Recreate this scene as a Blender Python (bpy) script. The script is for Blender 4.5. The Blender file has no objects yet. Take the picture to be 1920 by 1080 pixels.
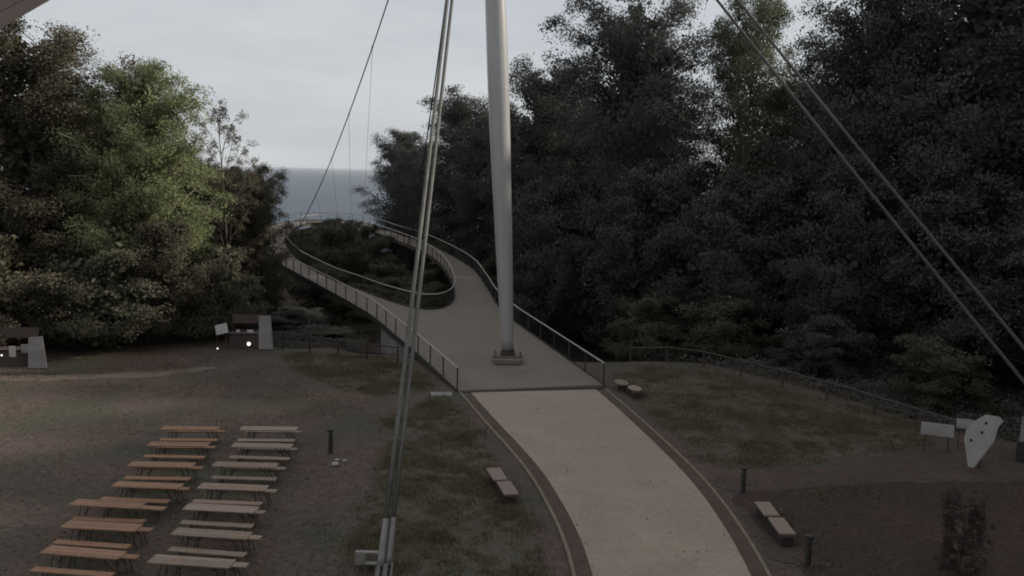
import bpy, math, random
import numpy as np
from mathutils import Vector, Matrix
from mathutils.geometry import tessellate_polygon

SC = bpy.context.scene
COL = SC.collection
R = math.radians

# ------------------------------------------------------------------ camera
CAM_H = 11.0
cd = bpy.data.cameras.new("camera")
cam = bpy.data.objects.new("camera", cd)
COL.objects.link(cam)
cd.sensor_width = 36.0
cd.lens = 36.0 * 1663.0 / 1920.0
cd.clip_start = 0.05
cd.clip_end = 400000
_fw = Vector((0, math.cos(R(7.5)), -math.sin(R(7.5))))
_rt = Vector((1, 0, 0))
_up = _rt.cross(_fw)
_roll = R(1.3)
_r2 = _rt * math.cos(_roll) + _up * math.sin(_roll)
_u2 = _up * math.cos(_roll) - _rt * math.sin(_roll)
M = Matrix((( _r2.x, _u2.x, -_fw.x, 0), (_r2.y, _u2.y, -_fw.y, 0), (_r2.z, _u2.z, -_fw.z, CAM_H), (0, 0, 0, 1)))
cam.matrix_world = M
SC.camera = cam
SC.render.resolution_x, SC.render.resolution_y = 1024, 576

# ------------------------------------------------------------------ world, sun, exposure
SUN_ELEV, SUN_AZ = 26.0, 81.0          # azimuth clockwise from +Y, in degrees
w = bpy.data.worlds.new("World")
SC.world = w
w.use_nodes = True
nt = w.node_tree
nt.nodes.clear()
def N(tree, typ, **kw):
    n = tree.nodes.new(typ)
    for k, v in kw.items():
        setattr(n, k, v)
    return n
sky = N(nt, 'ShaderNodeTexSky', sky_type='NISHITA', sun_disc=False)
sky.sun_elevation = R(SUN_ELEV)
sky.sun_rotation = R(SUN_AZ)
sky.altitude = 100
sky.dust_density = 2.0
tc = N(nt, 'ShaderNodeTexCoord')
mp = N(nt, 'ShaderNodeMapping')
mp.inputs['Scale'].default_value = (1.2, 1.2, 6.0)
mp.inputs['Rotation'].default_value = (R(4), R(5), 0)
nz = N(nt, 'ShaderNodeTexNoise')
nz.inputs['Scale'].default_value = 2.6
nz.inputs['Detail'].default_value = 7
nz.inputs['Roughness'].default_value = 0.58
nz.inputs['Distortion'].default_value = 0.35
cr = N(nt, 'ShaderNodeValToRGB')
cr.color_ramp.elements[0].position = 0.33
cr.color_ramp.elements[0].color = (5.55, 5.75, 6.2, 1)
cr.color_ramp.elements[1].position = 0.72
cr.color_ramp.elements[1].color = (6.95, 7.2, 7.35, 1)
mx = N(nt, 'ShaderNodeMix', data_type='RGBA')
mx.inputs[0].default_value = 0.88
bg = N(nt, 'ShaderNodeBackground')
bg.inputs['Strength'].default_value = 0.1
wo = N(nt, 'ShaderNodeOutputWorld')
nt.links.new(tc.outputs['Generated'], mp.inputs['Vector'])
nt.links.new(mp.outputs['Vector'], nz.inputs['Vector'])
nt.links.new(nz.outputs['Fac'], cr.inputs['Fac'])
nt.links.new(sky.outputs['Color'], mx.inputs[6])
nt.links.new(cr.outputs['Color'], mx.inputs[7])
nt.links.new(mx.outputs[2], bg.inputs['Color'])
nt.links.new(bg.outputs['Background'], wo.inputs['Surface'])

sl = bpy.data.lights.new("sun", 'SUN')
sl.energy = 4.2
sl.angle = R(2.0)
sl.color = (1.0, 0.93, 0.82)
so = bpy.data.objects.new("sun", sl)
COL.objects.link(so)
sd = Vector((math.sin(R(SUN_AZ)) * math.cos(R(SUN_ELEV)), math.cos(R(SUN_AZ)) * math.cos(R(SUN_ELEV)), math.sin(R(SUN_ELEV))))
so.rotation_euler = sd.to_track_quat('Z', 'Y').to_euler()
so.location = sd * 80

vs = SC.view_settings
vs.view_transform = 'Standard'
vs.look = 'None'
vs.gamma = 1
vs.exposure = 0.0
SC.render.engine = 'CYCLES'
SC.cycles.filter_width = 1.9

# ------------------------------------------------------------------ materials
def mat(name, c1, c2=None, scale=4.0, rough=0.8, metal=0.0, bump=0.0, bscale=None, detail=6, c3=None, s3=0.4,
        coord='Object', lo=0.35, hi=0.65, stretch=None, spec=0.3, rvar=0.0, speck=0.0, sscale=16.0, orand=0.0):
    m = bpy.data.materials.new(name)
    m.use_nodes = True
    t = m.node_tree
    b = t.nodes['Principled BSDF']
    b.inputs['Roughness'].default_value = rough
    b.inputs['Metallic'].default_value = metal
    b.inputs['Specular IOR Level'].default_value = spec
    tcn = N(t, 'ShaderNodeTexCoord')
    vec = tcn.outputs[coord]
    if stretch:
        mpn = N(t, 'ShaderNodeMapping')
        mpn.inputs['Scale'].default_value = stretch
        t.links.new(vec, mpn.inputs['Vector'])
        vec = mpn.outputs['Vector']
    if c2 is None:
        c2 = tuple(x * 0.8 for x in c1)
    nn = N(t, 'ShaderNodeTexNoise')
    nn.inputs['Scale'].default_value = scale
    nn.inputs['Detail'].default_value = detail
    nn.inputs['Roughness'].default_value = 0.62
    t.links.new(vec, nn.inputs['Vector'])
    rp = N(t, 'ShaderNodeValToRGB')
    rp.color_ramp.elements[0].position = lo
    rp.color_ramp.elements[1].position = hi
    rp.color_ramp.elements[0].color = (*c1, 1)
    rp.color_ramp.elements[1].color = (*c2, 1)
    t.links.new(nn.outputs['Fac'], rp.inputs['Fac'])
    out = rp.outputs['Color']
    if c3 is not None:
        n3 = N(t, 'ShaderNodeTexNoise')
        n3.inputs['Scale'].default_value = s3
        n3.inputs['Detail'].default_value = 5
        t.links.new(vec, n3.inputs['Vector'])
        r3 = N(t, 'ShaderNodeValToRGB')
        r3.color_ramp.elements[0].position = 0.45
        r3.color_ramp.elements[1].position = 0.62
        t.links.new(n3.outputs['Fac'], r3.inputs['Fac'])
        m3 = N(t, 'ShaderNodeMix', data_type='RGBA')
        m3.inputs[7].default_value = (*c3, 1)
        t.links.new(r3.outputs['Color'], m3.inputs[0])
        t.links.new(out, m3.inputs[6])
        out = m3.outputs[2]
    if speck:
        ns = N(t, 'ShaderNodeTexNoise')
        ns.inputs['Scale'].default_value = sscale
        ns.inputs['Detail'].default_value = 8
        ns.inputs['Roughness'].default_value = 0.8
        t.links.new(tcn.outputs[coord], ns.inputs['Vector'])
        ms = N(t, 'ShaderNodeMapRange')
        ms.inputs['From Min'].default_value = 0.34
        ms.inputs['From Max'].default_value = 0.66
        ms.inputs['To Min'].default_value = 1 - speck
        ms.inputs['To Max'].default_value = 1 + speck
        t.links.new(ns.outputs['Fac'], ms.inputs['Value'])
        vm = N(t, 'ShaderNodeVectorMath', operation='SCALE')
        t.links.new(out, vm.inputs[0])
        t.links.new(ms.outputs['Result'], vm.inputs['Scale'])
        out = vm.outputs['Vector']
    if orand:
        # each plank weathers a little differently
        oi = N(t, 'ShaderNodeObjectInfo')
        mo = N(t, 'ShaderNodeMapRange')
        mo.inputs['To Min'].default_value = 1 - orand
        mo.inputs['To Max'].default_value = 1 + orand
        t.links.new(oi.outputs['Random'], mo.inputs['Value'])
        vo = N(t, 'ShaderNodeVectorMath', operation='SCALE')
        t.links.new(out, vo.inputs[0])
        t.links.new(mo.outputs['Result'], vo.inputs['Scale'])
        out = vo.outputs['Vector']
    t.links.new(out, b.inputs['Base Color'])
    if rvar:
        mr = N(t, 'ShaderNodeMapRange')
        mr.inputs['To Min'].default_value = rough - rvar
        mr.inputs['To Max'].default_value = rough + rvar
        t.links.new(nn.outputs['Fac'], mr.inputs['Value'])
        t.links.new(mr.outputs['Result'], b.inputs['Roughness'])
    if bump:
        nb = N(t, 'ShaderNodeTexNoise')
        nb.inputs['Scale'].default_value = bscale or scale * 4
        nb.inputs['Detail'].default_value = 6
        t.links.new(vec, nb.inputs['Vector'])
        bp = N(t, 'ShaderNodeBump')
        bp.inputs['Strength'].default_value = bump
        bp.inputs['Distance'].default_value = 0.05
        t.links.new(nb.outputs['Fac'], bp.inputs['Height'])
        t.links.new(bp.outputs['Normal'], b.inputs['Normal'])
    return m

def leafmat(name, c1, c2, trans=0.25, scale=0.55, crown=0.0):
    m = bpy.data.materials.new(name)
    m.use_nodes = True
    t = m.node_tree
    t.nodes.clear()
    tcn = N(t, 'ShaderNodeTexCoord')
    nn = N(t, 'ShaderNodeTexNoise')
    nn.inputs['Scale'].default_value = scale
    nn.inputs['Detail'].default_value = 4
    oi = N(t, 'ShaderNodeObjectInfo')
    va = N(t, 'ShaderNodeVectorMath', operation='ADD')
    sc_ = N(t, 'ShaderNodeVectorMath', operation='SCALE')
    sc_.inputs['Scale'].default_value = 0.35
    t.links.new(oi.outputs['Location'], sc_.inputs[0])
    t.links.new(tcn.outputs['Object'], va.inputs[0])
    t.links.new(sc_.outputs['Vector'], va.inputs[1])
    t.links.new(va.outputs['Vector'], nn.inputs['Vector'])
    rp = N(t, 'ShaderNodeValToRGB')
    rp.color_ramp.elements[0].position = 0.36
    rp.color_ramp.elements[1].position = 0.64
    rp.color_ramp.elements[0].color = (*c1, 1)
    rp.color_ramp.elements[1].color = (*c2, 1)
    t.links.new(nn.outputs['Fac'], rp.inputs['Fac'])
    b = N(t, 'ShaderNodeBsdfPrincipled')
    b.inputs['Roughness'].default_value = 0.8
    b.inputs['Specular IOR Level'].default_value = 0.06
    tr = N(t, 'ShaderNodeBsdfTranslucent')
    ms = N(t, 'ShaderNodeMixShader')
    ms.inputs[0].default_value = trans
    o = N(t, 'ShaderNodeOutputMaterial')
    t.links.new(rp.outputs['Color'], b.inputs['Base Color'])
    t.links.new(rp.outputs['Color'], tr.inputs['Color'])
    if crown:
        # soft clump shading: lean the leaf normals outwards from the crown's middle
        sb_ = N(t, 'ShaderNodeVectorMath', operation='SUBTRACT')
        sb_.inputs[1].default_value = (.5, .5, .42)
        t.links.new(tcn.outputs['Generated'], sb_.inputs[0])
        nv = N(t, 'ShaderNodeVectorMath', operation='NORMALIZE')
        t.links.new(sb_.outputs['Vector'], nv.inputs[0])
        vt = N(t, 'ShaderNodeVectorTransform', vector_type='NORMAL', convert_from='OBJECT', convert_to='WORLD')
        t.links.new(nv.outputs['Vector'], vt.inputs['Vector'])
        s1 = N(t, 'ShaderNodeVectorMath', operation='SCALE')
        s1.inputs['Scale'].default_value = crown
        t.links.new(vt.outputs['Vector'], s1.inputs[0])
        ge = N(t, 'ShaderNodeNewGeometry')
        s2 = N(t, 'ShaderNodeVectorMath', operation='SCALE')
        s2.inputs['Scale'].default_value = 1 - crown
        t.links.new(ge.outputs['Normal'], s2.inputs[0])
        ad = N(t, 'ShaderNodeVectorMath', operation='ADD')
        t.links.new(s1.outputs['Vector'], ad.inputs[0])
        t.links.new(s2.outputs['Vector'], ad.inputs[1])
        n2_ = N(t, 'ShaderNodeVectorMath', operation='NORMALIZE')
        t.links.new(ad.outputs['Vector'], n2_.inputs[0])
        t.links.new(n2_.outputs['Vector'], b.inputs['Normal'])
    t.links.new(b.outputs[0], ms.inputs[1])
    t.links.new(tr.outputs[0], ms.inputs[2])
    t.links.new(ms.outputs[0], o.inputs['Surface'])
    return m

MT = {}
MT['ground'] = mat('trodden_earth', (0.0776, 0.0554, 0.0447), (0.1018, 0.0741, 0.0610), 1.6, .95, bump=.5, bscale=9, c3=(0.0638, 0.0603, 0.0422), s3=.22, speck=.45, sscale=5)
MT['lawn'] = mat('lawn_soil', (0.0826, 0.0774, 0.0551), (0.0998, 0.0868, 0.0649), 1.1, .95, bump=.6, bscale=14, c3=(0.0902, 0.0774, 0.0610), s3=.35, speck=.25, sscale=6)
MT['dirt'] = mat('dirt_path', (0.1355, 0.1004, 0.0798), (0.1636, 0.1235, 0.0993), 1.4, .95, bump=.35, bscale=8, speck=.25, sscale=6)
MT['dirt2'] = mat('dirt_path_painted_shade', (0.0600, 0.0420, 0.0364), (0.0760, 0.0546, 0.0476), 1.2, .95, bump=.35, bscale=8, speck=.3, sscale=6)  # darker copy of the dirt path, the wood's shade put into its colour
MT['yard'] = mat('red_earth_painted_shade', (0.0460, 0.0282, 0.0248), (0.0586, 0.0367, 0.0322), 1.3, .95, bump=.5, bscale=9, c3=(0.0391, 0.0306, 0.0248), s3=.25, speck=.45, sscale=5)  # tree shade over the right-hand yard, put into a darker earth colour
MT['path'] = mat('exposed_aggregate', (0.2677, 0.2130, 0.1661), (0.3180, 0.2548, 0.2010), .55, .85, bump=.12, bscale=30, c3=(0.2924, 0.2286, 0.1841), s3=.16, speck=.22, sscale=9)
MT['border'] = mat('dark_border_concrete', (0.0686, 0.0475, 0.0348), (0.0874, 0.0620, 0.0464), 1.4, .85, bump=.15, bscale=20, speck=.2, sscale=10)
MT['kerb'] = mat('kerb_stone', (0.1700, 0.1310, 0.1022), (0.2125, 0.1654, 0.1296), 2.2, .85)
MT['deck'] = mat('bridge_deck_coating', (0.1522, 0.1290, 0.1035), (0.1846, 0.1580, 0.1274), .35, .8, bump=.08, bscale=24, c3=(0.1725, 0.1416, 0.1163), s3=.12, speck=.14, sscale=6)
MT['steel'] = mat('brushed_steel', (.60, .60, .60), (.50, .50, .51), 1.2, .32, .9, rvar=.06, spec=.5)
MT['mast'] = mat('mast_painted_silver', (0.4306, 0.4223, 0.4140), (0.3892, 0.3809, 0.3726), 1.0, .32, .20, rvar=.04, spec=.5, stretch=(1, 1, .25))
MT['plate'] = mat('painted_base_plate', (.12, .108, .095), (.15, .135, .12), 2.0, .6, .2)
MT['galv'] = mat('galvanised_strand', (0.1313, 0.1283, 0.1186), (0.0972, 0.0953, 0.0875), 3.0, .6, .2, bump=.6, bscale=22, stretch=(1, 1, 1))
MT['galvd'] = mat('dull_strand', (.075, .073, .07), (.055, .054, .052), 3.0, .7, .1)
MT['socket'] = mat('cast_socket', (0.2142, 0.2023, 0.1904), (0.1666, 0.1577, 0.1487), 3.0, .5, .25, spec=.5)
MT['dcable'] = mat('dark_rope', (.03, .03, .032), (.045, .045, .05), 3.0, .5, .4)
MT['hanger'] = mat('hanger_rope', (.32, .33, .34), (.25, .26, .27), 3.0, .4, .6)
MT['rail'] = mat('handrail_steel', (.40, .365, .32), (.33, .30, .262), 1.0, .55, .15, spec=.5)
MT['post'] = mat('railing_post_steel', (0.0510, 0.0468, 0.0420), (0.0660, 0.0600, 0.0540), 3.0, .6, .2)
MT['wire'] = mat('infill_wire', (.10, .096, .09), (.075, .072, .068), 3.0, .6, .3)
MT['conc'] = mat('abutment_concrete', (.21, .20, .19), (.28, .27, .255), .9, .85, bump=.2, bscale=10, speck=.2, sscale=4)
MT['joint'] = mat('expansion_joint_steel', (.035, .032, .03), (.055, .05, .048), 4, .6, .4)
MT['woodL'] = mat('orange_varnished_pine', (0.2246, 0.1258, 0.0739), (0.2738, 0.1597, 0.0975), 3.5, .6, stretch=(.5, 9, 9), bump=.1, c3=(0.2351, 0.1452, 0.0947), s3=.6, speck=.18, sscale=5, orand=.17)
MT['woodR'] = mat('pale_weathered_pine', (0.2261, 0.1658, 0.1272), (0.2786, 0.2090, 0.1621), 3.5, .65, stretch=(.5, 9, 9), bump=.1, c3=(0.2419, 0.1808, 0.1338), s3=.6, speck=.18, sscale=5, orand=.17)
MT['greenmetal'] = mat('dark_green_folding_steel', (.046, .036, .028), (.062, .05, .04), 6, .6, .1)
MT['seatwood'] = mat('seat_planks', (0.1980, 0.1492, 0.1216), (0.2376, 0.1820, 0.1504), 4, .65, stretch=(6, .6, 6), bump=.1, orand=.17)
MT['seatbase'] = mat('dark_seat_base', (.030, .023, .020), (.045, .035, .03), 3, .8)
MT['bollard'] = mat('anthracite_bollard', (.036, .034, .033), (.05, .047, .045), 4, .7, .1)
MT['logwood'] = mat('weathered_log', (0.0562, 0.0465, 0.0405), (0.0825, 0.0690, 0.0600), 4, .85, bump=.3)
MT['logpale'] = mat('split_log_rail', (0.0806, 0.0651, 0.0570), (0.1054, 0.0868, 0.0775), 4, .85, bump=.3)
MT['bark'] = mat('tree_bark', (.060, .050, .042), (.10, .088, .075), 5, .9, bump=.5, stretch=(1, 1, .3))
MT['palebark'] = mat('pale_bark', (.26, .24, .21), (.17, .155, .135), 5, .85, bump=.4, stretch=(1, 1, .3))
MT['leafL'] = leafmat('brown_green_leaves', (.090, .080, .056), (.124, .110, .074), crown=.6)
MT['leafP'] = leafmat('pale_green_leaves', (.185, .215, .105), (.240, .262, .135), .35, crown=.55)
MT['leafR'] = leafmat('dark_beech_leaves', (0.0855, 0.0883, 0.0805), (0.1121, 0.1125, 0.1009), crown=.65)
MT['leafG'] = leafmat('fresh_green_leaves', (0.1014, 0.1196, 0.0754), (0.1495, 0.1586, 0.0988), .3, crown=.6)
MT['leafU'] = leafmat('understory_leaves', (.080, .082, .072), (.104, .102, .088), crown=.65)
MT['leafB'] = leafmat('bush_leaves', (0.0816, 0.0828, 0.0575), (0.1200, 0.1127, 0.0782), crown=.6)
MT['leafC'] = leafmat('conifer_needles', (0.0572, 0.0491, 0.0421), (0.0884, 0.0725, 0.0608))
MT['grass'] = leafmat('grass_blades', (0.1197, 0.1086, 0.0683), (0.1834, 0.1478, 0.1002), .2, .5)
MT['litter'] = leafmat('fallen_leaves', (.10, .062, .040), (.16, .11, .075), .05, 1.5)
MT['white'] = mat('white_board', (.46, .44, .42), (.38, .365, .345), 2.5, .6)
MT['offwhite'] = mat('soiled_white_board', (.25, .235, .225), (.30, .285, .27), 2.0, .7, c3=(.21, .19, .175), s3=1.2)
MT['brown'] = mat('stall_boards', (0.0720, 0.0504, 0.0456), (0.0984, 0.0720, 0.0648), 4, .8, stretch=(.6, 6, 6))
MT['dotdark'] = mat('dark_bolt', (.02, .02, .02), (.03, .03, .03), 5, .5, .4)
MT['soffit'] = mat('soffit_larch', (0.5712, 0.4056, 0.1785), (0.7056, 0.5148, 0.2380), 4, .7, stretch=(.4, 8, 8))
MT['fascia'] = mat('stained_fascia', (0.0168, 0.0104, 0.0090), (0.0240, 0.0157, 0.0144), 4, .75, stretch=(.4, 8, 8))
MT['wallb'] = mat('building_render', (.30, .27, .24), (.36, .33, .29), 1, .85)
MT['pane'] = mat('window_glass', (.02, .022, .025), (.03, .032, .035), 1, .08, spec=.6)
MT['chalk'] = mat('chalk_ground', (.20, .18, .16), (.13, .115, .098), .5, .95, bump=.3, bscale=4)
MT['pebble'] = mat('pale_stone', (.40, .38, .35), (.30, .28, .26), 6, .8)
MT['slab'] = mat('flat_stone_slab', (.105, .086, .074), (.125, .104, .09), 3, .85)

# sea
def seamat():
    m = bpy.data.materials.new('sea_water')
    m.use_nodes = True
    t = m.node_tree
    b = t.nodes['Principled BSDF']
    b.inputs['Roughness'].default_value = 0.34
    b.inputs['IOR'].default_value = 1.333
    b.inputs['Specular IOR Level'].default_value = 0.14
    tcn = N(t, 'ShaderNodeTexCoord')
    nn = N(t, 'ShaderNodeTexNoise')
    nn.inputs['Scale'].default_value = .003
    nn.inputs['Detail'].default_value = 5
    t.links.new(tcn.outputs['Object'], nn.inputs['Vector'])
    rp = N(t, 'ShaderNodeValToRGB')
    rp.color_ramp.elements[0].color = (.020, .036, .060, 1)
    rp.color_ramp.elements[1].color = (.030, .050, .078, 1)
    t.links.new(nn.outputs['Fac'], rp.inputs['Fac'])
    t.links.new(rp.outputs['Color'], b.inputs['Base Color'])
    n2 = N(t, 'ShaderNodeTexNoise')
    n2.inputs['Scale'].default_value = .09
    n2.inputs['Detail'].default_value = 8
    t.links.new(tcn.outputs['Object'], n2.inputs['Vector'])
    bp = N(t, 'ShaderNodeBump')
    bp.inputs['Strength'].default_value = 1.0
    bp.inputs['Distance'].default_value = 4.0
    t.links.new(n2.outputs['Fac'], bp.inputs['Height'])
    t.links.new(bp.outputs['Normal'], b.inputs['Normal'])
    return m
MT['sea'] = seamat()
lampm = bpy.data.materials.new('lit_lamp')
lampm.use_nodes = True
_b = lampm.node_tree.nodes['Principled BSDF']
_b.inputs['Emission Color'].default_value = (1, .95, .88, 1)
_b.inputs['Emission Strength'].default_value = 1.6
MT['lamp'] = lampm

# ------------------------------------------------------------------ mesh helpers
class MB:
    def __init__(s):
        s.v, s.f = [], []
    def add(s, vs, fs):
        o = len(s.v)
        s.v += [tuple(p) for p in vs]
        s.f += [tuple(i + o for i in f) for f in fs]
        return s
    def box(s, c, d, rz=0.0, bev=0.0, mtx=None):
        x, y, z = d[0] / 2, d[1] / 2, d[2] / 2
        if bev <= 0:
            vs = [(-x, -y, -z), (x, -y, -z), (x, y, -z), (-x, y, -z), (-x, -y, z), (x, -y, z), (x, y, z), (-x, y, z)]
            fs = [(3, 2, 1, 0), (4, 5, 6, 7), (0, 1, 5, 4), (1, 2, 6, 5), (2, 3, 7, 6), (3, 0, 4, 7)]
        else:
            e = min(bev, x * .9, y * .9, z * .9)
            rings = [(-z, e), (-z + e, 0), (z - e, 0), (z, e)]
            vs = []
            for zz, k in rings:
                X, Y = x - k, y - k
                vs += [(-X, -Y, zz), (X, -Y, zz), (X, Y, zz), (-X, Y, zz)]
            fs = [(3, 2, 1, 0), (12, 13, 14, 15)]
            for r_ in range(3):
                for i in range(4):
                    j = (i + 1) % 4
                    fs.append((r_ * 4 + i, r_ * 4 + j, r_ * 4 + 4 + j, r_ * 4 + 4 + i))
        m = Matrix.Translation(c) @ Matrix.Rotation(rz, 4, 'Z')
        if mtx is not None:
            m = Matrix.Translation(c) @ mtx
        return s.add([m @ Vector(p) for p in vs], fs)
    def tube(s, pts, rad, n=8, closed=False, cap=True):
        P = [Vector(p) for p in pts]
        L = len(P)
        rs = rad if isinstance(rad, (list, tuple)) else [rad] * L
        o = len(s.v)
        prev = None
        for i in range(L):
            if closed:
                t = P[(i + 1) % L] - P[i - 1]
            else:
                t = P[min(i + 1, L - 1)] - P[max(i - 1, 0)]
            t.normalize()
            ref = Vector((0, 0, 1)) if abs(t.z) < .95 else Vector((0, 1, 0))
            if prev is not None:
                a = prev - t * prev.dot(t)
                a = a.normalized() if a.length > 1e-4 else t.cross(ref).normalized()
            else:
                a = t.cross(ref).normalized()
            prev = a
            b = t.cross(a)
            for k in range(n):
                th = 2 * math.pi * k / n
                s.v.append(tuple(P[i] + (a * math.cos(th) + b * math.sin(th)) * rs[i]))
        for i in range(L if closed else L - 1):
            j = (i + 1) % L
            for k in range(n):
                k2 = (k + 1) % n
                s.f.append((o + i * n + k, o + i * n + k2, o + j * n + k2, o + j * n + k))
        if cap and not closed:
            s.f.append(tuple(o + k for k in range(n))[::-1])
            s.f.append(tuple(o + (L - 1) * n + k for k in range(n)))
        return s
    def lathe(s, prof, n=16, base=(0, 0, 0)):
        b = Vector(base)
        o = len(s.v)
        for r_, z in prof:
            for k in range(n):
                th = 2 * math.pi * k / n
                s.v.append((b.x + r_ * math.cos(th), b.y + r_ * math.sin(th), b.z + z))
        for i in range(len(prof) - 1):
            for k in range(n):
                k2 = (k + 1) % n
                s.f.append((o + i * n + k, o + i * n + k2, o + (i + 1) * n + k2, o + (i + 1) * n + k))
        s.f.append(tuple(o + k for k in range(n))[::-1])
        s.f.append(tuple(o + (len(prof) - 1) * n + k for k in range(n)))
        return s
    def prism(s, poly, z0, z1):
        """flat polygon (x, y) between two heights (numbers or functions of x, y)"""
        n = len(poly)
        f0 = z0 if callable(z0) else (lambda x, y: z0)
        f1 = z1 if callable(z1) else (lambda x, y: z1)
        vs = [(x, y, f0(x, y)) for x, y in poly] + [(x, y, f1(x, y)) for x, y in poly]
        tri = tessellate_polygon([[Vector((x, y, 0)) for x, y in poly]])
        fs = [tuple(t) for t in tri] + [tuple(i + n for i in t) for t in tri]
        for i in range(n):
            j = (i + 1) % n
            fs.append((i, j, j + n, i + n))
        return s.add(vs, fs)
    def mesh(s, name, smooth=False, fix=True):
        me = bpy.data.meshes.new(name)
        me.from_pydata(s.v, [], s.f)
        if fix:
            import bmesh
            bm = bmesh.new()
            bm.from_mesh(me)
            bmesh.ops.recalc_face_normals(bm, faces=bm.faces)
            bm.to_mesh(me)
            bm.free()
        if smooth:
            me.polygons.foreach_set('use_smooth', [True] * len(me.polygons))
        me.update()
        return me
    def build(s, name, m, parent=None, smooth=False, fix=True):
        return link(name, s.mesh(name, smooth, fix), m, parent)

def link(name, me, m=None, parent=None):
    o = bpy.data.objects.new(name, me)
    if m is not None and me is not None and not me.materials:
        me.materials.append(MT[m] if isinstance(m, str) else m)
    COL.objects.link(o)
    if parent is not None:
        o.parent = parent
    return o
def empty(name, loc=(0, 0, 0), rz=0.0):
    o = bpy.data.objects.new(name, None)
    o.empty_display_size = .3
    COL.objects.link(o)
    o.location = loc
    o.rotation_euler = (0, 0, rz)
    return o
def tag(o, label=None, cat=None, group=None, kind=None):
    if label: o['label'] = label
    if cat: o['category'] = cat
    if group: o['group'] = group
    if kind: o['kind'] = kind
    return o
def dup(o, parent=None):
    c = o.copy()
    COL.objects.link(c)
    if parent is not None:
        c.parent = parent
    for ch in list(o.children):
        dup(ch, c)
    return c
def struct(o):
    o['kind'] = 'structure'
    return o
def smooth_line(pts, n=8, closed=False):
    P = [np.array(p, float) for p in pts]
    L = len(P)
    out = []
    rng = range(L) if closed else range(L - 1)
    for i in rng:
        if closed:
            a, b, c, d = P[i - 1], P[i], P[(i + 1) % L], P[(i + 2) % L]
        else:
            a, b, c, d = P[max(i - 1, 0)], P[i], P[i + 1], P[min(i + 2, L - 1)]
        for k in range(n):
            t = k / n
            out.append(.5 * (2 * b + (c - a) * t + (2 * a - 5 * b + 4 * c - d) * t * t + (3 * b - a - 3 * c + d) * t ** 3))
    if not closed:
        out.append(P[-1])
    return out
def resample(pts, step, closed=False):
    P = [np.array(p, float) for p in pts]
    if closed:
        P = P + [P[0]]
    d = [0.0]
    for i in range(1, len(P)):
        d.append(d[-1] + float(np.linalg.norm(P[i] - P[i - 1])))
    n = max(1, round(d[-1] / step))
    ts = np.linspace(0, d[-1], n + 1)
    A = np.array(P)
    out = np.stack([np.interp(ts, d, A[:, k]) for k in range(A.shape[1])], 1)
    return out[:-1] if closed else out
def vnoise(x, y, seed=0):
    """smooth value noise, numpy arrays in, about -1..1"""
    rs = np.random.RandomState(seed)
    tab = rs.uniform(-1, 1, (64, 64))
    xi, yi = np.floor(x).astype(int), np.floor(y).astype(int)
    xf, yf = x - xi, y - yi
    xf, yf = xf * xf * (3 - 2 * xf), yf * yf * (3 - 2 * yf)
    g = lambda a, b: tab[a % 64, b % 64]
    return (g(xi, yi) * (1 - xf) + g(xi + 1, yi) * xf) * (1 - yf) + (g(xi, yi + 1) * (1 - xf) + g(xi + 1, yi + 1) * xf) * yf

# ------------------------------------------------------------------ terrain
def sstep(a, b, x):
    t = np.clip((x - a) / (b - a), 0, 1)
    return t * t * (3 - 2 * t)
def gz(x, y):
    x, y = np.asarray(x, float), np.asarray(y, float)
    y1 = y - 10 * (1 - sstep(-15, -9, x))
    z = -2.9 * sstep(50, 64, y1)
    z = z * (1 - .55 * sstep(6, 22, x))
    z = z + 5.2 * np.exp(-((x + 27) / 9) ** 2 - ((y - 124) / 11) ** 2)
    z = z + .10 * vnoise(x * .22, y * .22, 3) * sstep(44, 54, y)
    hump = .04 * vnoise(x * .5 + 9, y * .5, 5)
    near_path = np.exp(-((x - 3.2) / 6.0) ** 4) * (1 - sstep(43, 47, y))
    z = z + hump * (1 - near_path) * .8
    cliff = sstep(133, 190, y + 5 * vnoise(x * .12, y * .05, 8))
    return z - 122 * cliff
xs = np.concatenate([np.linspace(-260, -45, 44), np.linspace(-44, 40, 169), np.linspace(45, 260, 44)])
ys = np.concatenate([np.linspace(-80, 8, 24), np.linspace(10, 60, 101), np.linspace(61, 140, 80), np.linspace(143, 260, 40)])
X, Y = np.meshgrid(xs, ys)
Z = gz(X, Y)
nx, ny = len(xs), len(ys)
verts = np.stack([X.ravel(), Y.ravel(), Z.ravel()], 1)
ii = (np.arange(ny - 1)[:, None] * nx + np.arange(nx - 1)[None, :]).ravel()
quads = np.stack([ii, ii + 1, ii + nx + 1, ii + nx], 1)
def np_mesh(name, V, Q, smooth=False):
    me = bpy.data.meshes.new(name)
    k = Q.shape[1]
    me.vertices.add(len(V))
    me.vertices.foreach_set('co', np.ascontiguousarray(V, dtype=np.float32).ravel())
    me.loops.add(Q.size)
    me.loops.foreach_set('vertex_index', np.ascontiguousarray(Q, dtype=np.int32).ravel())
    me.polygons.add(len(Q))
    me.polygons.foreach_set('loop_start', np.arange(0, Q.size, k, dtype=np.int32))
    me.polygons.foreach_set('use_smooth', np.full(len(Q), smooth, dtype=bool))
    me.update(calc_edges=True)
    return me
struct(link('ground', np_mesh('ground', verts, quads, True), 'ground'))
# the sea, 118 m below the lookout
a = np.linspace(0, 2 * np.pi, 64, endpoint=False)
sv = [(0, 0, -118.0)]
for r_ in (300, 2000, 8000, 30000, 100000):
    sv += [(r_ * math.cos(t), r_ * math.sin(t), -118.0) for t in a]
sf = [(0, 1 + k, 1 + (k + 1) % 64) for k in range(64)]
for j in range(4):
    for k in range(64):
        k2 = (k + 1) % 64
        sf.append((1 + j * 64 + k, 1 + (j + 1) * 64 + k, 1 + (j + 1) * 64 + k2, 1 + j * 64 + k2))
struct(MB().add(sv, sf).build('sea', 'sea'))

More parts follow.
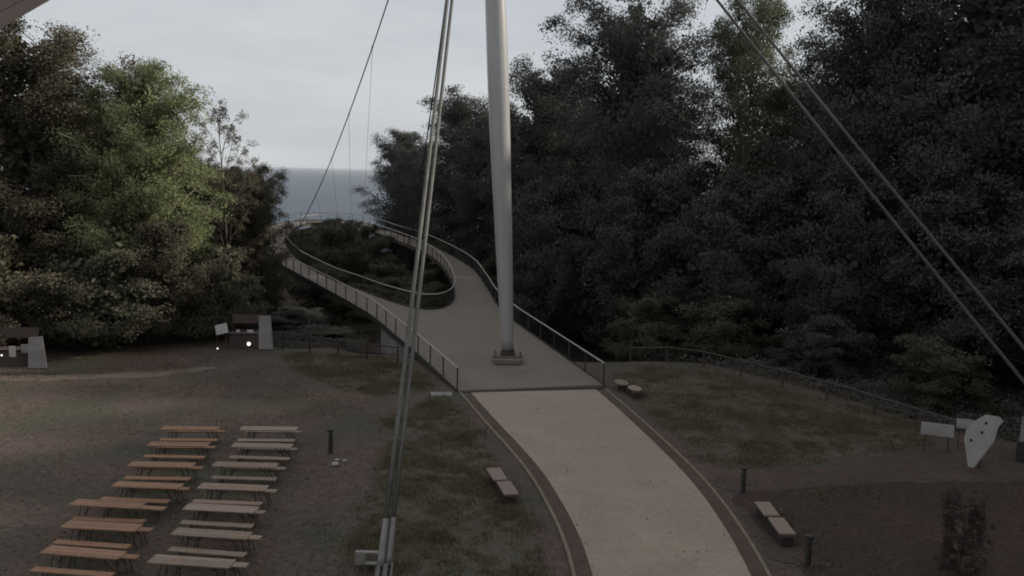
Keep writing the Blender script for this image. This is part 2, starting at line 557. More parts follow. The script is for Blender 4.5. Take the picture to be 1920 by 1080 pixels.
def sheet(name, poly, m, lift, res=.5, jag=.0, seed=1):
    """a thin ground sheet with a ragged outline that follows the terrain"""
    P = smooth_line(poly, 10, True)
    P = resample(P, res, True)
    if jag:
        d = vnoise(P[:, 0] * 1.3, P[:, 1] * 1.3, seed) * jag
        e = vnoise(P[:, 0] * 1.1 + 7, P[:, 1] * 1.1, seed + 1) * jag
        P = P + np.stack([d, e], 1)
    x0, x1, y0, y1 = P[:, 0].min(), P[:, 0].max(), P[:, 1].min(), P[:, 1].max()
    from mathutils.geometry import delaunay_2d_cdt
    inner = []
    gx = np.arange(x0, x1, .6)
    gy = np.arange(y0, y1, .6)
    for xx in gx:
        for yy in gy:
            inner.append((xx + .13, yy + .11))
    n = len(P)
    pts = [Vector((p[0], p[1])) for p in P] + [Vector(p) for p in inner]
    res_ = delaunay_2d_cdt(pts, [], [list(range(n))], 1, 1e-5)
    V = [(p.x, p.y, float(gz(p.x, p.y)) + lift) for p in res_[0]]
    F = res_[2]
    return struct(MB().add(V, F).build(name, m, fix=True, smooth=True)), P

# ------------------------------------------------------------------ main path with border bands and kerbs
OL = [(-2.46, 42.85), (-1.16, 38.14), (-.07, 34.40), (.74, 31.31), (1.31, 28.22), (1.64, 25.85), (1.80, 23.83), (1.86, 21.5), (1.8, 17), (1.5, 12), (1.0, 6), (.6, 2)]
OR = [(4.95, 44.35), (5.75, 40.20), (6.42, 36.30), (6.90, 33.25), (7.18, 31.00), (7.36, 28.59), (7.42, 25.78), (7.36, 23.44), (7.2, 21), (6.9, 17), (6.4, 12), (5.6, 6), (5.0, 2)]
ol = resample(smooth_line(OL, 10), .5)
orr = resample(smooth_line(OR, 10), .5)
def offset(line, d):
    out = []
    for i in range(len(line)):
        t = line[min(i + 1, len(line) - 1)] - line[max(i - 1, 0)]
        t = t / np.linalg.norm(t)
        out.append(line[i] + d * np.array([-t[1], t[0]]))
    return np.array(out)
BW, KW = .46, .10
il, ir = offset(ol, BW + KW), offset(orr, -(BW + KW))
kl, kr = offset(ol, KW), offset(orr, -KW)
poly = [tuple(p) for p in il] + [tuple(p) for p in ir[::-1]]
pth = struct(MB().prism(poly, -.2, .062).build('path', 'path'))
def strip(name, a_, b_, z0, z1, m):
    poly_ = [tuple(p) for p in a_] + [tuple(p) for p in b_[::-1]]
    return MB().prism(poly_, z0, z1).build(name, m, pth)
strip('border_band', kl, offset(ol, KW + BW - .003), -.2, .058, 'border')
strip('border_band', kr, offset(orr, -(KW + BW - .003)), -.2, .058, 'border')
strip('kerb', ol, offset(ol, KW - .003), -.2, .085, 'kerb')
strip('kerb', orr, offset(orr, -(KW - .003)), -.2, .085, 'kerb')

# ground sheets
lawnL, LP = sheet('lawn', [(-3.3, 42.3), (-2.2, 38.6), (-1.0, 34.6), (-.2, 31.4), (.4, 28.2), (.8, 25.8), (1.0, 23.6), (1.0, 18), (-1.5, 17), (-3.8, 20), (-4.4, 25), (-4.6, 30), (-4.6, 35), (-5.2, 38.4)], 'lawn', .012, jag=.35, seed=11)
lawnR, RP = sheet('lawn', [(5.9, 43.9), (6.6, 40.2), (7.3, 36.6), (7.85, 33.0), (10, 33.0), (12.6, 33.8), (14.9, 35.2), (17.5, 36.2), (19.0, 38.0), (17, 41.5), (14.6, 45), (12, 48.5), (8.5, 50.5), (6.2, 47.5)], 'lawn', .012, jag=.3, seed=13)
lawnB, BP = sheet('lawn', [(-4.2, 43.3), (-7.5, 42.6), (-9.5, 45), (-12, 48.0), (-13, 51), (-10, 51.5), (-7.5, 51.0), (-5.6, 48.6), (-4.4, 46.0)], 'lawn', .014, jag=.3, seed=17)
sheet('footpath', [(-40, 41.3), (-25.5, 43.2), (-21.8, 44.0), (-18.4, 45.0), (-15.9, 46.9), (-16.6, 47.5), (-19, 46.2), (-22.4, 45.1), (-26, 44.4), (-40, 43.6)], 'dirt', .012, jag=.22, seed=19)
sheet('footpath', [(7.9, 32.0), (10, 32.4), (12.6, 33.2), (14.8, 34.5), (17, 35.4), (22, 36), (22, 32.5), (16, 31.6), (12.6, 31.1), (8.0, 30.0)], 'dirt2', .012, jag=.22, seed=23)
sheet('yard_shade_sheet', [(7.9, 29.8), (12.6, 31.0), (16, 31.5), (24, 32.4), (34, 33), (34, 14), (8.2, 14), (8.3, 20), (8.2, 25)], 'yard', .008, res=.6, jag=.15, seed=27)  # dark sheet over the ground that carries the yard's shade in its colour
sheet('chalk_clearing', [(-31, 116), (-27, 114), (-23.5, 117), (-22.5, 122), (-25, 125.5), (-29, 125)], 'chalk', .02, jag=.6, seed=29)
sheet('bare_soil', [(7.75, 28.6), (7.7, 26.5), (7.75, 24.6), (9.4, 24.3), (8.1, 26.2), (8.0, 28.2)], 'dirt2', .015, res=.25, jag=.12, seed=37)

# ------------------------------------------------------------------ bridge
SL, Y0 = .035, 43.0
def dz(x, y):
    return SL * (y - Y0) + .07
OUT_L = [(-2.62, 43.25), (-4.85, 49.24), (-7.55, 56.0), (-9.85, 61.6), (-12.65, 67.14), (-16.04, 73.47), (-19.26, 79.45), (-23.4, 87.2), (-26.9, 95), (-29.6, 103), (-31.6, 111), (-32.9, 119), (-33.0, 126)]
FAR = [(-31.3, 130.2), (-27.6, 131.4), (-23.6, 130.6), (-20.4, 126.6)]
OUT_R = [(-17.6, 120.5), (-13.8, 112.3), (-10.68, 106.1), (-7.81, 98.24), (-5.35, 90.53), (-3.55, 83.5), (-2.2, 74.66), (-1.05, 66.28), (.25, 60.4), (2.33, 53.3), (4.85, 44.9)]
INN = [(-5.45, 64.31), (-6.44, 64.2), (-7.6, 65.1), (-9.9, 68.0), (-12.27, 71.7), (-15.23, 76.08), (-18.29, 81.78), (-20.95, 87.2), (-23.6, 94), (-25.8, 100.5), (-27.6, 107.5), (-28.8, 114.7), (-29.5, 120.5), (-29.3, 125.2), (-27.4, 127.6), (-24.6, 127.4), (-22.2, 124.2), (-19.6, 119.2), (-16.9, 113.4), (-14.0, 107.2), (-11.4, 101.28), (-9.74, 96.8), (-8.08, 91.4), (-6.83, 86.1), (-5.7, 79.9), (-4.95, 74.2), (-4.55, 69.5), (-4.7, 66.2)]
outer = resample(smooth_line(OUT_L + FAR + OUT_R, 8), .8)
inner = resample(smooth_line(INN, 8, True), .8, True)
bridge = tag(empty('skywalk_bridge', (0, 43, 0)), 'grey looped pedestrian skywalk deck with steel handrails reaching out towards the sea', 'bridge')
IB = Vector((0, -43, 0))
def bpart(mb, name, m, parent=None, smooth=False):
    o = mb.build(name, m, parent or bridge, smooth)
    if parent is None:
        o.location = IB
    return o
# the slab: outer outline, closed across the mouth, with the oval hole
oo = [(p[0], p[1]) for p in outer]
ih = [(p[0], p[1]) for p in inner]
tri = tessellate_polygon([[Vector((x, y, 0)) for x, y in oo], [Vector((x, y, 0)) for x, y in ih]])
allp = oo + ih
n = len(allp)
mb = MB()
TH = .30
vs_ = [(x, y, dz(x, y)) for x, y in allp] + [(x, y, dz(x, y) - TH) for x, y in allp]
fs_ = [tuple(t) for t in tri] + [tuple(i + n for i in t)[::-1] for t in tri]
no = len(oo)
for i in range(no):
    j = (i + 1) % no
    fs_.append((i, j, j + n, i + n))
for i in range(len(ih)):
    j = (i + 1) % len(ih)
    fs_.append((no + i, no + j, no + j + n, no + i + n))
mb.add(vs_, fs_)
bpart(mb, 'deck', 'deck')
# steel edge upstand
def upstand(line, d, closed):
    m_ = MB()
    A = line
    k = len(A)
    if closed:
        T = np.roll(A, -1, 0) - np.roll(A, 1, 0)
    else:
        T = np.array([A[min(i + 1, k - 1)] - A[max(i - 1, 0)] for i in range(k)])
    T = T / np.linalg.norm(T, axis=1)[:, None]
    Nn = np.stack([-T[:, 1], T[:, 0]], 1) * d
    v = []
    for i in range(k):
        x, y = A[i]
        x2, y2 = A[i] + Nn[i]
        z = dz(x, y)
        v += [(x, y, z - TH - .003), (x2, y2, z - TH - .003), (x2, y2, z + .075), (x, y, z + .075)]
    f = []
    for i in range(k if closed else k - 1):
        j = (i + 1) % k
        for c in range(4):
            c2 = (c + 1) % 4
            f.append((i * 4 + c, i * 4 + c2, j * 4 + c2, j * 4 + c))
    if not closed:
        f += [(0, 1, 2, 3), ((k - 1) * 4, (k - 1) * 4 + 1, (k - 1) * 4 + 2, (k - 1) * 4 + 3)]
    return m_.add(v, f)
bpart(upstand(outer, .06, False), 'edge_beam', 'post')
bpart(upstand(inner, .06, True), 'edge_beam', 'post')
RH = 1.15
def rail3(line, h):
    return [(p[0], p[1], dz(p[0], p[1]) + h) for p in line]
hr = bpart(MB().tube(rail3(outer, RH), .044, 8), 'handrail', 'rail', smooth=True)
hr['label'] = 'pale steel handrail round the outside of the loop'
hi = bpart(MB().tube(rail3(inner, RH), .044, 8, closed=True), 'handrail', 'rail', smooth=True)
hi['label'] = 'pale steel handrail round the oval opening'
# posts, each its own part
pm = MB()
pm.box((0, 0, RH / 2), (.022, .075, RH), bev=.006)
pm.box((0, 0, .05), (.05, .14, .012))
pme = pm.mesh('post')
pme.materials.append(MT['post'])
def posts(line, closed, step):
    P = resample(line, step, closed)
    k = len(P)
    for i in range(k):
        x, y = P[i]
        t = P[(i + 1) % k] - P[i - 1] if closed else P[min(i + 1, k - 1)] - P[max(i - 1, 0)]
        o = link('post', pme, None, bridge)
        o.location = (x, y - 43, dz(x, y) + .0)
        o.rotation_euler = (0, 0, math.atan2(t[1], t[0]))
posts(outer, False, 2.6)
posts(inner, True, 2.6)
def wires(line, closed):
    m_ = MB()
    L = resample(line, 1.6, closed)
    for i in range(6):
        m_.tube(rail3(L, .2 + i * .155), .004, 4, closed=closed)
    return m_
for ln, cl in ((outer, False), (inner, True)):
    o = bpart(wires(ln, cl), 'wire_infill', 'wire')
    o['kind'] = 'stuff'
# expansion joint at the mouth
jl, jr = Vector((-2.35, 43.02, 0)), Vector((4.80, 44.52, 0))
mid = (jl + jr) / 2
ang = math.atan2((jr - jl).y, (jr - jl).x)
MBj = MB().box((mid.x, mid.y, .075), ((jr - jl).length, .24, .035), rz=ang)
bpart(MBj, 'expansion_joint', 'joint')
# abutment under the first spans
ab = [(-2.55, 43.3), (-4.72, 49.0), (-7.2, 55.2), (-9.0, 59.5), (-.3, 62.0), (1.9, 54.5), (4.7, 45.0)]
m_ = MB()
k = len(ab)
v = [(x * .985, y, dz(x, y) - TH - .006) for x, y in ab]
lowz = [-.6, -.9, -2.2, -3.2, -3.2, -2.2, -.6]
shift = [0, 0, -.2, -1.6, -1.6, -.2, 0]
v += [(x * .985 + (.3 if 1 < i < 4 else 0), y + shift[i], lowz[i]) for i, (x, y) in enumerate(ab)]
t_ = tessellate_polygon([[Vector((x, y, 0)) for x, y in ab]])
f = [tuple(q) for q in t_] + [tuple(i + k for i in q) for q in t_] + [(i, (i + 1) % k, (i + 1) % k + k, i + k) for i in range(k)]
m_.add(v, f)
bpart(m_, 'abutment', 'conc')

# paving slab beside the joint
tag(MB().box((-3.35, 42.6, .03), (1.05, .62, .10), rz=R(8), bev=.015).build('paving_slab', 'conc'), 'flat concrete slab lying at the corner of the bridge mouth', 'slab')

# ------------------------------------------------------------------ mast
MB_BASE = Vector((-.16, 49.3, 0))
zb = float(dz(MB_BASE.x, MB_BASE.y))
TOP = Vector((-2.05, 47.6, 34.9))
mast = tag(empty('mast', (MB_BASE.x, MB_BASE.y, zb)), 'tall silver steel mast with swollen middle standing on the bridge deck', 'mast')
axis = (TOP - Vector((MB_BASE.x, MB_BASE.y, zb + .55)))
prof = []
for i in range(41):
    t = i / 40
    prof.append((float(np.interp(t * axis.length, [0, 1.5, 4, 7, 11, 15, 18, 21, 28, 35], [.34, .375, .43, .485, .54, .58, .56, .52, .42, .30])), t * axis.length))
rot = Vector((0, 0, 1)).rotation_difference(axis.normalized())
tubem = MB().lathe(prof, 40).build('tube', 'mast', mast, smooth=True)
tubem.location = (0, 0, .55)
tubem.rotation_mode = 'QUATERNION'
tubem.rotation_quaternion = rot
MB().lathe([(.41, 0), (.41, .10), (.36, .12), (.36, .34)], 32).build('collar', 'post', mast, smooth=False).location = (0, 0, .42)
MB().box((0, 0, .36), (1.75, .95, .12), bev=.02).build('base_plate', 'plate', mast)
MB().box((0, -.12, .15), (1.45, 1.35, .30), bev=.04).build('pedestal', 'deck', mast)
for zz in (4.2, 9.4, 14.6, 19.8, 25.0):
    rr_ = float(np.interp(zz, [0, 1.5, 4, 7, 11, 15, 18, 21, 28, 35], [.34, .375, .43, .485, .54, .58, .56, .52, .42, .30]))
    sm_ = MB().lathe([(rr_ * .99, zz - .02), (rr_ + .008, zz - .008), (rr_ + .008, zz + .008), (rr_ * .99, zz + .02)], 40).build('weld_seam', 'mast', tubem, smooth=True)
bo = MB().lathe([(.045, 0), (.045, .06), (.025, .062), (.025, .12)], 8).mesh('bolt')
bo.materials.append(MT['post'])
for bx in (-.72, -.36, .36, .72):
    for by in (-.42, .42):
        link('bolt', bo, None, mast).location = (bx, by, .42)
hd = MB().box((0, 0, 0), (.9, .35, .9), bev=.05).build('head', 'mast', mast)
hd.location = TOP - Vector((MB_BASE.x, MB_BASE.y, zb))

# ------------------------------------------------------------------ back stays (two strands each)
def stay(name, anchor, sep, label, off_top=.12, rad=.062, sm='galv'):
    A, T = Vector(anchor), TOP + Vector((0, 0, -.1))
    d = (T - A)
    L = d.length
    dn = d.normalized()
    s_ = Vector(sep)
    e = tag(empty(name, A), label, 'stay cable', 'back stays of the mast')
    for sg in (-1, 1):
        p0 = dn * 1.6 + s_ * sg
        p1 = d + s_ * sg * off_top / .12 * .9
        pts = []
        for i in range(15):
            t = i / 14
            p = p0.lerp(p1, t)
            p = p + Vector((0, 0, -.35 * 4 * t * (1 - t)))
            pts.append(p)
        MB().tube(pts, rad, 10).build('strand', sm, e, smooth=True)
        # tapered sleeve and fork socket
        q = [dn * x + s_ * sg for x in (.62, .85, 1.15, 1.45, 1.75, 1.85)]
        fs = MB().tube(q, [.098, .098, .096, .09, .08, .07], 14).build('fork_socket', 'socket', e, smooth=True)
        side = s_.normalized()
        up_ = dn.cross(side).normalized()
        mm = Matrix((side, up_, dn)).transposed().to_4x4()
        for k in (-1, 1):
            MB().box(dn * .12 + s_ * sg + side * (.073 * k), (.045, .22, 1.15), mtx=mm, bev=.02).build('fork_cheek', 'socket', fs)
        MB().tube([dn * -.15 + s_ * sg - side * .15, dn * -.15 + s_ * sg + side * .15], .075, 12).build('pin', 'steel', fs)
    side = s_.normalized()
    up_ = dn.cross(side).normalized()
    mm = Matrix((side, up_, dn)).transposed().to_4x4()
    for sg in (-1, 1):
        MB().box(dn * -.2 + s_ * sg, (.07, .26, 1.1), mtx=mm, bev=.02).build('anchor_plate', 'socket', e)
    MB().box((0, 0, -A.z - .05), (1.9, 1.9, .7), rz=math.atan2(dn.y, dn.x), bev=.05).build('foundation', 'conc', e)
    return e
stL = stay('stay_cable', (-3.06, 20.75, .6), (.088, .05, 0), 'twin grey stay cable falling from the mast to a fork socket beside the tables')
stR = stay('stay_cable', (17.8, 20.6, .6), (.29, -.20, .045), 'twin grey stay cable crossing the dark trees towards the lower corner', rad=.05, sm='galvd')
# white junction bracket on the ground next to the anchor
br = tag(empty('junction_bracket', (-3.72, 23.1, 0)), 'small white slotted bracket beside the stay cable socket', 'bracket')
MB().box((0, 0, .26), (.80, .14, .055), bev=.01).build('arm', 'offwhite', br)
MB().box((0, 0, .58), (.80, .14, .055), bev=.01).build('arm', 'offwhite', br)
MB().box((-.26, -.006, .42), (.26, .15, .262), bev=.01).build('end_block', 'offwhite', br)
MB().box((.36, -.006, .42), (.07, .13, .262), bev=.01).build('end_block', 'offwhite', br)
MB().box((0, 0, .117), (.12, .10, .227)).build('foot', 'post', br)

# suspension cables and hangers
def sag_line(a, b, sag, n=24):
    a, b = Vector(a), Vector(b)
    return [a.lerp(b, i / n) + Vector((0, 0, -4 * sag * (i / n) * (1 - i / n))) for i in range(n + 1)]
def deckpt(x, y, h=.1):
    return Vector((x, y, float(dz(x, y)) + h))
endL, endR = deckpt(-28.5, 117.3), deckpt(-12.25, 103.2)
cL = sag_line(TOP, endL, 3.0)
cR = sag_line(TOP, endR, 3.0)
cb = empty('suspension_cable', endL)
MB().tube([p - endL for p in cL], .05, 8).build('rope', 'dcable', cb, smooth=True)
MB().tube([Vector((0, 0, 0)), (cL[-2] - endL).normalized() * 1.6], [.09, .06], 10).build('end_socket', 'hanger', cb)
tag(cb, 'dark suspension cable slanting against the sky to the far bend of the loop', 'cable', 'suspension cables')
cb2 = empty('suspension_cable', endR)
MB().tube([p - endR for p in cR], .05, 8).build('rope', 'dcable', cb2, smooth=True)
MB().tube([Vector((0, 0, 0)), (cR[-2] - endR).normalized() * 1.6], [.09, .06], 10).build('end_socket', 'hanger', cb2)
tag(cb2, 'dark suspension cable running close beside the twin stay to the wooded arm', 'cable', 'suspension cables')
HG = [(.36, (-20.6, 121.4), 'thin hanger rope nearest the mast, falling from the dark cable'),
      (.50, (-23.0, 125.6), 'thin hanger rope, second from the mast, below the dark cable'),
      (.63, (-25.2, 127.6), 'thin hanger rope, third from the mast, in front of the sea'),
      (.78, (-27.4, 127.7), 'shortest thin hanger rope, nearest the cable end, in front of the sea')]
for t, (x, y), lab in HG:
    i = t * 24
    k = int(i)
    top = cL[k].lerp(cL[k + 1], i - k)
    bt = deckpt(x, y)
    e = empty('hanger_cable', bt)
    MB().tube([Vector((0, 0, 0)), top - bt], .014, 6).build('rope', 'hanger', e)
    MB().tube([Vector((0, 0, 0)), (top - bt).normalized() * .9], .035, 8).build('end_socket', 'hanger', e)
    MB().box((0, 0, 0), (.14, .14, .10)).build('clamp', 'dcable', e).location = top - bt
    tag(e, lab, 'cable', 'hanger ropes of the bridge')

# ------------------------------------------------------------------ trees
def tree_data(seed, Ht=20.0, Rc=6.0, n_limbs=52, subs=8, clus=3, leaves=80, leaf=.19, low=.06, spread=1.12, flat=.45, lift=.8, shape=(.45, .22), trunk_r=.30, sparse=0.0, stems=1, core=9000):
    rs = np.random.RandomState(seed)
    wood = MB()
    centers = []
    a_, b_ = shape
    pk = a_ / (a_ + b_)
    pmax = pk ** a_ * (1 - pk) ** b_
    lob = rs.uniform(0, 2 * np.pi, 4)
    for st in range(stems):
        lean = rs.uniform(-.06, .06, 2) if stems == 1 else rs.uniform(-.35, .35, 2)
        tp = []
        for i in range(9):
            t = i / 8
            wob = .25 * math.sin(t * 4 + seed + st)
            tp.append((lean[0] * t * Ht + wob * t, lean[1] * t * Ht - wob * .6 * t, t * Ht * .93))
        rr = [trunk_r * (1.5 if i == 0 else 1) * (1 - .93 * (i / 8)) for i in range(9)]
        wood.tube(tp, rr, 8)
        TP = np.array(tp)
        for i in range(n_limbs // stems):
            u = (i + rs.uniform(0, 1)) / (n_limbs // stems)
            tt = low + (.97 - low) * u ** .8
            tip_t = min(.995, tt + .03)
            tn = (tip_t - low * .6) / (1 - low * .6)
            pr = (max(tn, 1e-3) ** a_) * (max(1 - tn, 0.004) ** b_) / pmax
            az = i * 2.39996 + rs.uniform(-.5, .5) + st
            lobe = 1 + .16 * math.sin(2 * az + lob[0]) + .12 * math.sin(3 * az + lob[1] + 5 * tt)
            ln = max(.5, Rc * pr * lobe * rs.uniform(.72, 1.12))
            zt = tip_t * Ht
            h0 = max(.06 * Ht, zt - ln * lift * rs.uniform(.6, 1.2))
            k = h0 / (Ht * .93) * 8
            k0 = int(min(7, k))
            base = TP[k0] + (TP[k0 + 1] - TP[k0]) * min(1, k - k0)
            tip = np.array([base[0] + ln * math.cos(az), base[1] + ln * math.sin(az), zt])
            midp = (base + tip) / 2 + np.array([rs.uniform(-.3, .3), rs.uniform(-.3, .3), .10 * ln])
            r0 = trunk_r * .42 * (1 - .7 * tt)
            wood.tube([base, midp, tip], [r0, r0 * .6, .015], 5)
            def on(q):
                return (1 - q) ** 2 * base + 2 * q * (1 - q) * midp + q * q * tip
            for s_ in range(subs):
                q = .25 + .75 * (s_ + rs.uniform(.2, 1)) / subs
                p0 = on(q)
                sa = az + rs.choice([-1, 1]) * rs.uniform(.3, 1.3)
                sl_ = ln * rs.uniform(.18, .42) * (1.15 - .5 * q) + .35
                p1 = p0 + np.array([math.cos(sa) * sl_, math.sin(sa) * sl_, rs.uniform(-.12, .32) * sl_])
                wood.tube([p0, p1], [.035, .010], 3, cap=False)
                if rs.uniform() < sparse:
                    continue
                for c in range(clus):
                    centers.append(p0 + (p1 - p0) * (c + .8) / clus + rs.normal(0, .12, 3))
    C = np.array(centers)
    n_ = len(C)
    # leaf sprays: flat layered clusters of rhombic leaves
    cid = np.repeat(np.arange(n_), leaves)
    m = len(cid)
    size = rs.uniform(.7, 1.35, n_)[cid]
    dirs = rs.normal(0, 1, (m, 3))
    dirs /= np.linalg.norm(dirs, axis=1)[:, None]
    off = dirs * (rs.uniform(0, 1, m) ** .45)[:, None] * np.array([spread, spread, spread * flat]) * .95 * size[:, None]
    rad = C[:, :2] - C[:, :2].mean(0)
    rad = rad / (np.linalg.norm(rad, axis=1)[:, None] + 1e-6)
    off[:, 2] -= .28 * (off[:, 0] * rad[cid, 0] + off[:, 1] * rad[cid, 1])
    P = C[cid] + off
    th = rs.uniform(0, 2 * np.pi, m)
    tilt = rs.normal(0, .55, m)
    roll = rs.normal(0, .55, m)
    ax = np.stack([np.cos(th) * np.cos(tilt), np.sin(th) * np.cos(tilt), np.sin(tilt)], 1)
    pe = np.stack([-np.sin(th) * np.cos(roll), np.cos(th) * np.cos(roll), np.sin(roll)], 1)
    ls = leaf * rs.uniform(.65, 1.3, m)[:, None]
    # larger leaves deep in the crown close the see-through pinholes
    if core:
        pick = rs.randint(0, n_, core)
        Pc = C[pick].copy()
        Pc[:, :2] *= rs.uniform(.15, .68, core)[:, None]
        Pc[:, 2] *= .93
        Pc += rs.normal(0, .25, (core, 3))
        P = np.concatenate([P, Pc])
        th = rs.uniform(0, 2 * np.pi, core)
        a2 = np.stack([np.cos(th), np.sin(th), rs.normal(0, .3, core)], 1)
        b2 = np.stack([rs.normal(0, .3, core), rs.normal(0, .3, core), np.ones(core)], 1)
        ax = np.concatenate([ax, a2])
        pe = np.concatenate([pe, b2])
        ls = np.concatenate([ls, rs.uniform(.30, .52, core)[:, None] * leaf / .19])
        m += core
    V = np.stack([P - ax * ls * .5, P + pe * ls * .30, P + ax * ls * .5, P - pe * ls * .30], 1).reshape(-1, 3)
    Q = np.arange(m * 4).reshape(-1, 4)
    return wood, V, Q
PROTO = {}
def proto(key, leafm, barkm='bark', **kw):
    wd, V, Q = tree_data(**kw)
    PROTO[key] = (wd.mesh('trunk', True, False), np_mesh('crown', V, Q), leafm, barkm, kw.get('Ht', 20.0), kw.get('Rc', 6.0))
proto('beech_a', 'leafR', seed=1)
proto('beech_b', 'leafR', seed=2, n_limbs=58, shape=(.5, .22))
proto('beech_c', 'leafR', seed=3, shape=(.40, .27), sparse=.06)
proto('edge', 'leafL', seed=4, n_limbs=52, shape=(.36, .28))
proto('edge_b', 'leafL', seed=14, n_limbs=54, shape=(.30, .25))
proto('pale', 'leafP', 'palebark', seed=5, n_limbs=54, shape=(.34, .36), leaf=.19, sparse=.05, low=.08)
proto('sparse', 'leafL', seed=6, n_limbs=34, subs=6, clus=2, leaves=46, leaf=.19, core=0, sparse=.10, shape=(.45, .33), spread=.55, flat=.6, lift=1.0)
proto('fresh', 'leafG', seed=7, core=2500, n_limbs=50, sparse=.04, shape=(.55, .25), low=.22)
proto('under_a', 'leafU', seed=8, Ht=10, Rc=5, n_limbs=40, low=.02, shape=(.2, .42), trunk_r=.16, spread=.8, leaf=.18)
proto('under_b', 'leafU', seed=9, Ht=10, Rc=5, n_limbs=38, low=.02, shape=(.22, .38), trunk_r=.16, spread=.8, leaf=.18)
proto('bush_a', 'leafB', seed=10, Ht=5, Rc=3.2, n_limbs=24, stems=3, core=3000, low=.02, shape=(.22, .6), trunk_r=.07, leaf=.14, leaves=60, spread=.55, subs=6)
proto('bush_b', 'leafL', seed=11, Ht=5, Rc=3.2, n_limbs=24, stems=3, core=3000, low=.02, shape=(.22, .55), trunk_r=.07, leaf=.14, leaves=60, spread=.55, subs=6)
proto('conifer', 'leafC', seed=12, core=0, Ht=3.0, Rc=.62, n_limbs=26, subs=4, clus=2, leaves=60, leaf=.06, low=.02, spread=.16, flat=1.0, lift=.9, shape=(.22, .8), trunk_r=.05)
used_names = {}
def tree(key, x, y, top, r_, label, cat='tree', group=None, rz=0.0, name=None, parts=True, leafm=None):
    tm, cm, lm, bm_, Ht, Rc = PROTO[key]
    z = float(gz(x, y)) - .05
    e = empty(name or ('beech_tree' if cat == 'tree' else 'shrub'), (x, y, z), rz)
    h = top - z
    # the mesh is built at one size and scaled to the tree's own height and spread
    e.scale = (r_ / Rc, r_ / Rc, h / Ht)
    t = link('trunk', tm, None, e)
    c = link('crown', cm, None, e)
    if not tm.materials:
        tm.materials.append(MT[bm_])
    if not cm.materials:
        cm.materials.append(MT[lm])
    if leafm:
        c.material_slots[0].link = 'OBJECT'
        c.material_slots[0].material = MT[leafm]
    tag(e, label, cat, group)
    return e
WL, WR = 'trees of the wood beyond the tables', 'trees of the dark wood beside the bridge'
tree('edge', -31.0, 57, 19.8, 5.6, 'tallest brownish tree under the roof corner', group=WL, rz=.4)
tree('edge_b', -37.5, 53, 18.5, 6.0, 'brownish tree cut by the picture edge beside the tallest one', group=WL, rz=2.0)
tree('edge_b', -28.8, 64, 14.6, 4.6, 'dull brown-green tree between the tallest tree and the pale green one', group=WL, rz=1.2)
tree('pale', -23.6, 56.5, 17.2, 4.1, 'pale green tree with light bark, brightest of the wood', group=WL, rz=.2, name='pale_tree')
tree('sparse', -20.6, 64, 15.4, 3.2, 'thin-crowned tree with sky showing through its twigs', group=WL, rz=.9)
tree('edge', -20.4, 70, 11.0, 2.7, 'small dark tree leaning over the far bend of the bridge', group=WL, rz=2.6)
tree('edge', -24.5, 74, 10.6, 4.6, 'dark tree behind the thin-crowned one', group=WL, rz=4.0)
tree('edge', -34.0, 70, 16.5, 6.0, 'dark tree showing in gaps behind the tallest tree', group=WL, rz=5.0)
tree('edge_b', -27.5, 82, 11.0, 4.2, 'low tree at the back of the wood close to the far bend', group=WL, rz=3.0)
tree('edge_b', -36, 92, 13.0, 5.0, 'background tree of the wood near the cliff', group=WL, rz=3.6)
tree('bush_b', -29.5, 50.5, 6.4, 4.4, 'brown-green bush behind the stall at the picture edge', 'bush', 'bushes along the wood edge', .3)
tree('bush_a', -24.6, 51.5, 6.0, 4.0, 'dark green bush below the tallest tree', 'bush', 'bushes along the wood edge', 1.3)
tree('bush_b', -21.4, 54.6, 7.2, 3.4, 'yellow-brown bush below the pale green tree', 'bush', 'bushes along the wood edge', 2.3)
tree('bush_a', -18.4, 56.5, 5.6, 2.9, 'dark bush just behind the lamp-lit stall', 'bush', 'bushes along the wood edge', 3.1)
tree('bush_b', -15.4, 60.0, 1.3, 2.4, 'low bush between the lamp-lit stall and the bridge railing', 'bush', 'bushes along the wood edge', 4.2, leafm='leafU')
tree('bush_a', -12.6, 58.0, .35, 2.2, 'scrub under the first bend of the bridge', 'bush', 'bushes along the wood edge', 5.2)
tree('bush_a', -34.8, 49.5, 5.6, 4.0, 'bush at the very edge of the picture behind the stall', 'bush', 'bushes along the wood edge', .9)
# right-hand wood
tree('beech_c', -16.9, 134, 16.6, 5.4, 'farthest dark tree, standing against the sea at the end of the bridge', group=WR, rz=.6)
tree('beech_a', -6.6, 112, 20.6, 6.4, 'dark tree behind the twin stay cable', group=WR, rz=1.4)
tree('beech_b', -12.5, 121, 14.5, 4.6, 'low dark tree between the sea gap and the twin stay', group=WR, rz=5.1)
tree('beech_c', -1.2, 98, 17.0, 5.4, 'dark tree directly behind the mast', group=WR, rz=2.2)
tree('beech_a', 2.6, 85, 21.8, 5.2, 'dark rounded tree just beside the mast', group=WR, rz=3.3)
tree('beech_b', 10.2, 76, 26.2, 6.0, 'massive dark tree with the high broad crown next to the mast side', group=WR, rz=.0)
tree('fresh', 18.8, 73, 25.4, 4.0, 'greener open-crowned tree with sky gaps beside the massive tree', group=WR, rz=1.0)
tree('beech_c', 25.4, 62, 25.4, 5.9, 'dark tree whose ragged crown meets the upper edge', group=WR, rz=2.8)
tree('beech_a', 29.5, 56, 26.3, 7.0, 'darkest tall tree at the upper corner above the twin stay', group=WR, rz=4.4)
tree('beech_b', 36.0, 52, 27.0, 7.0, 'tall dark tree cut by the picture edge', group=WR, rz=5.6)
tree('beech_b', 13.5, 92, 20.0, 7.0, 'background tree filling the gap behind the massive tree', group=WR, rz=1.9)
tree('beech_a', 25.0, 84, 14.0, 7.0, 'background tree behind the greener open crown', group=WR, rz=2.9)
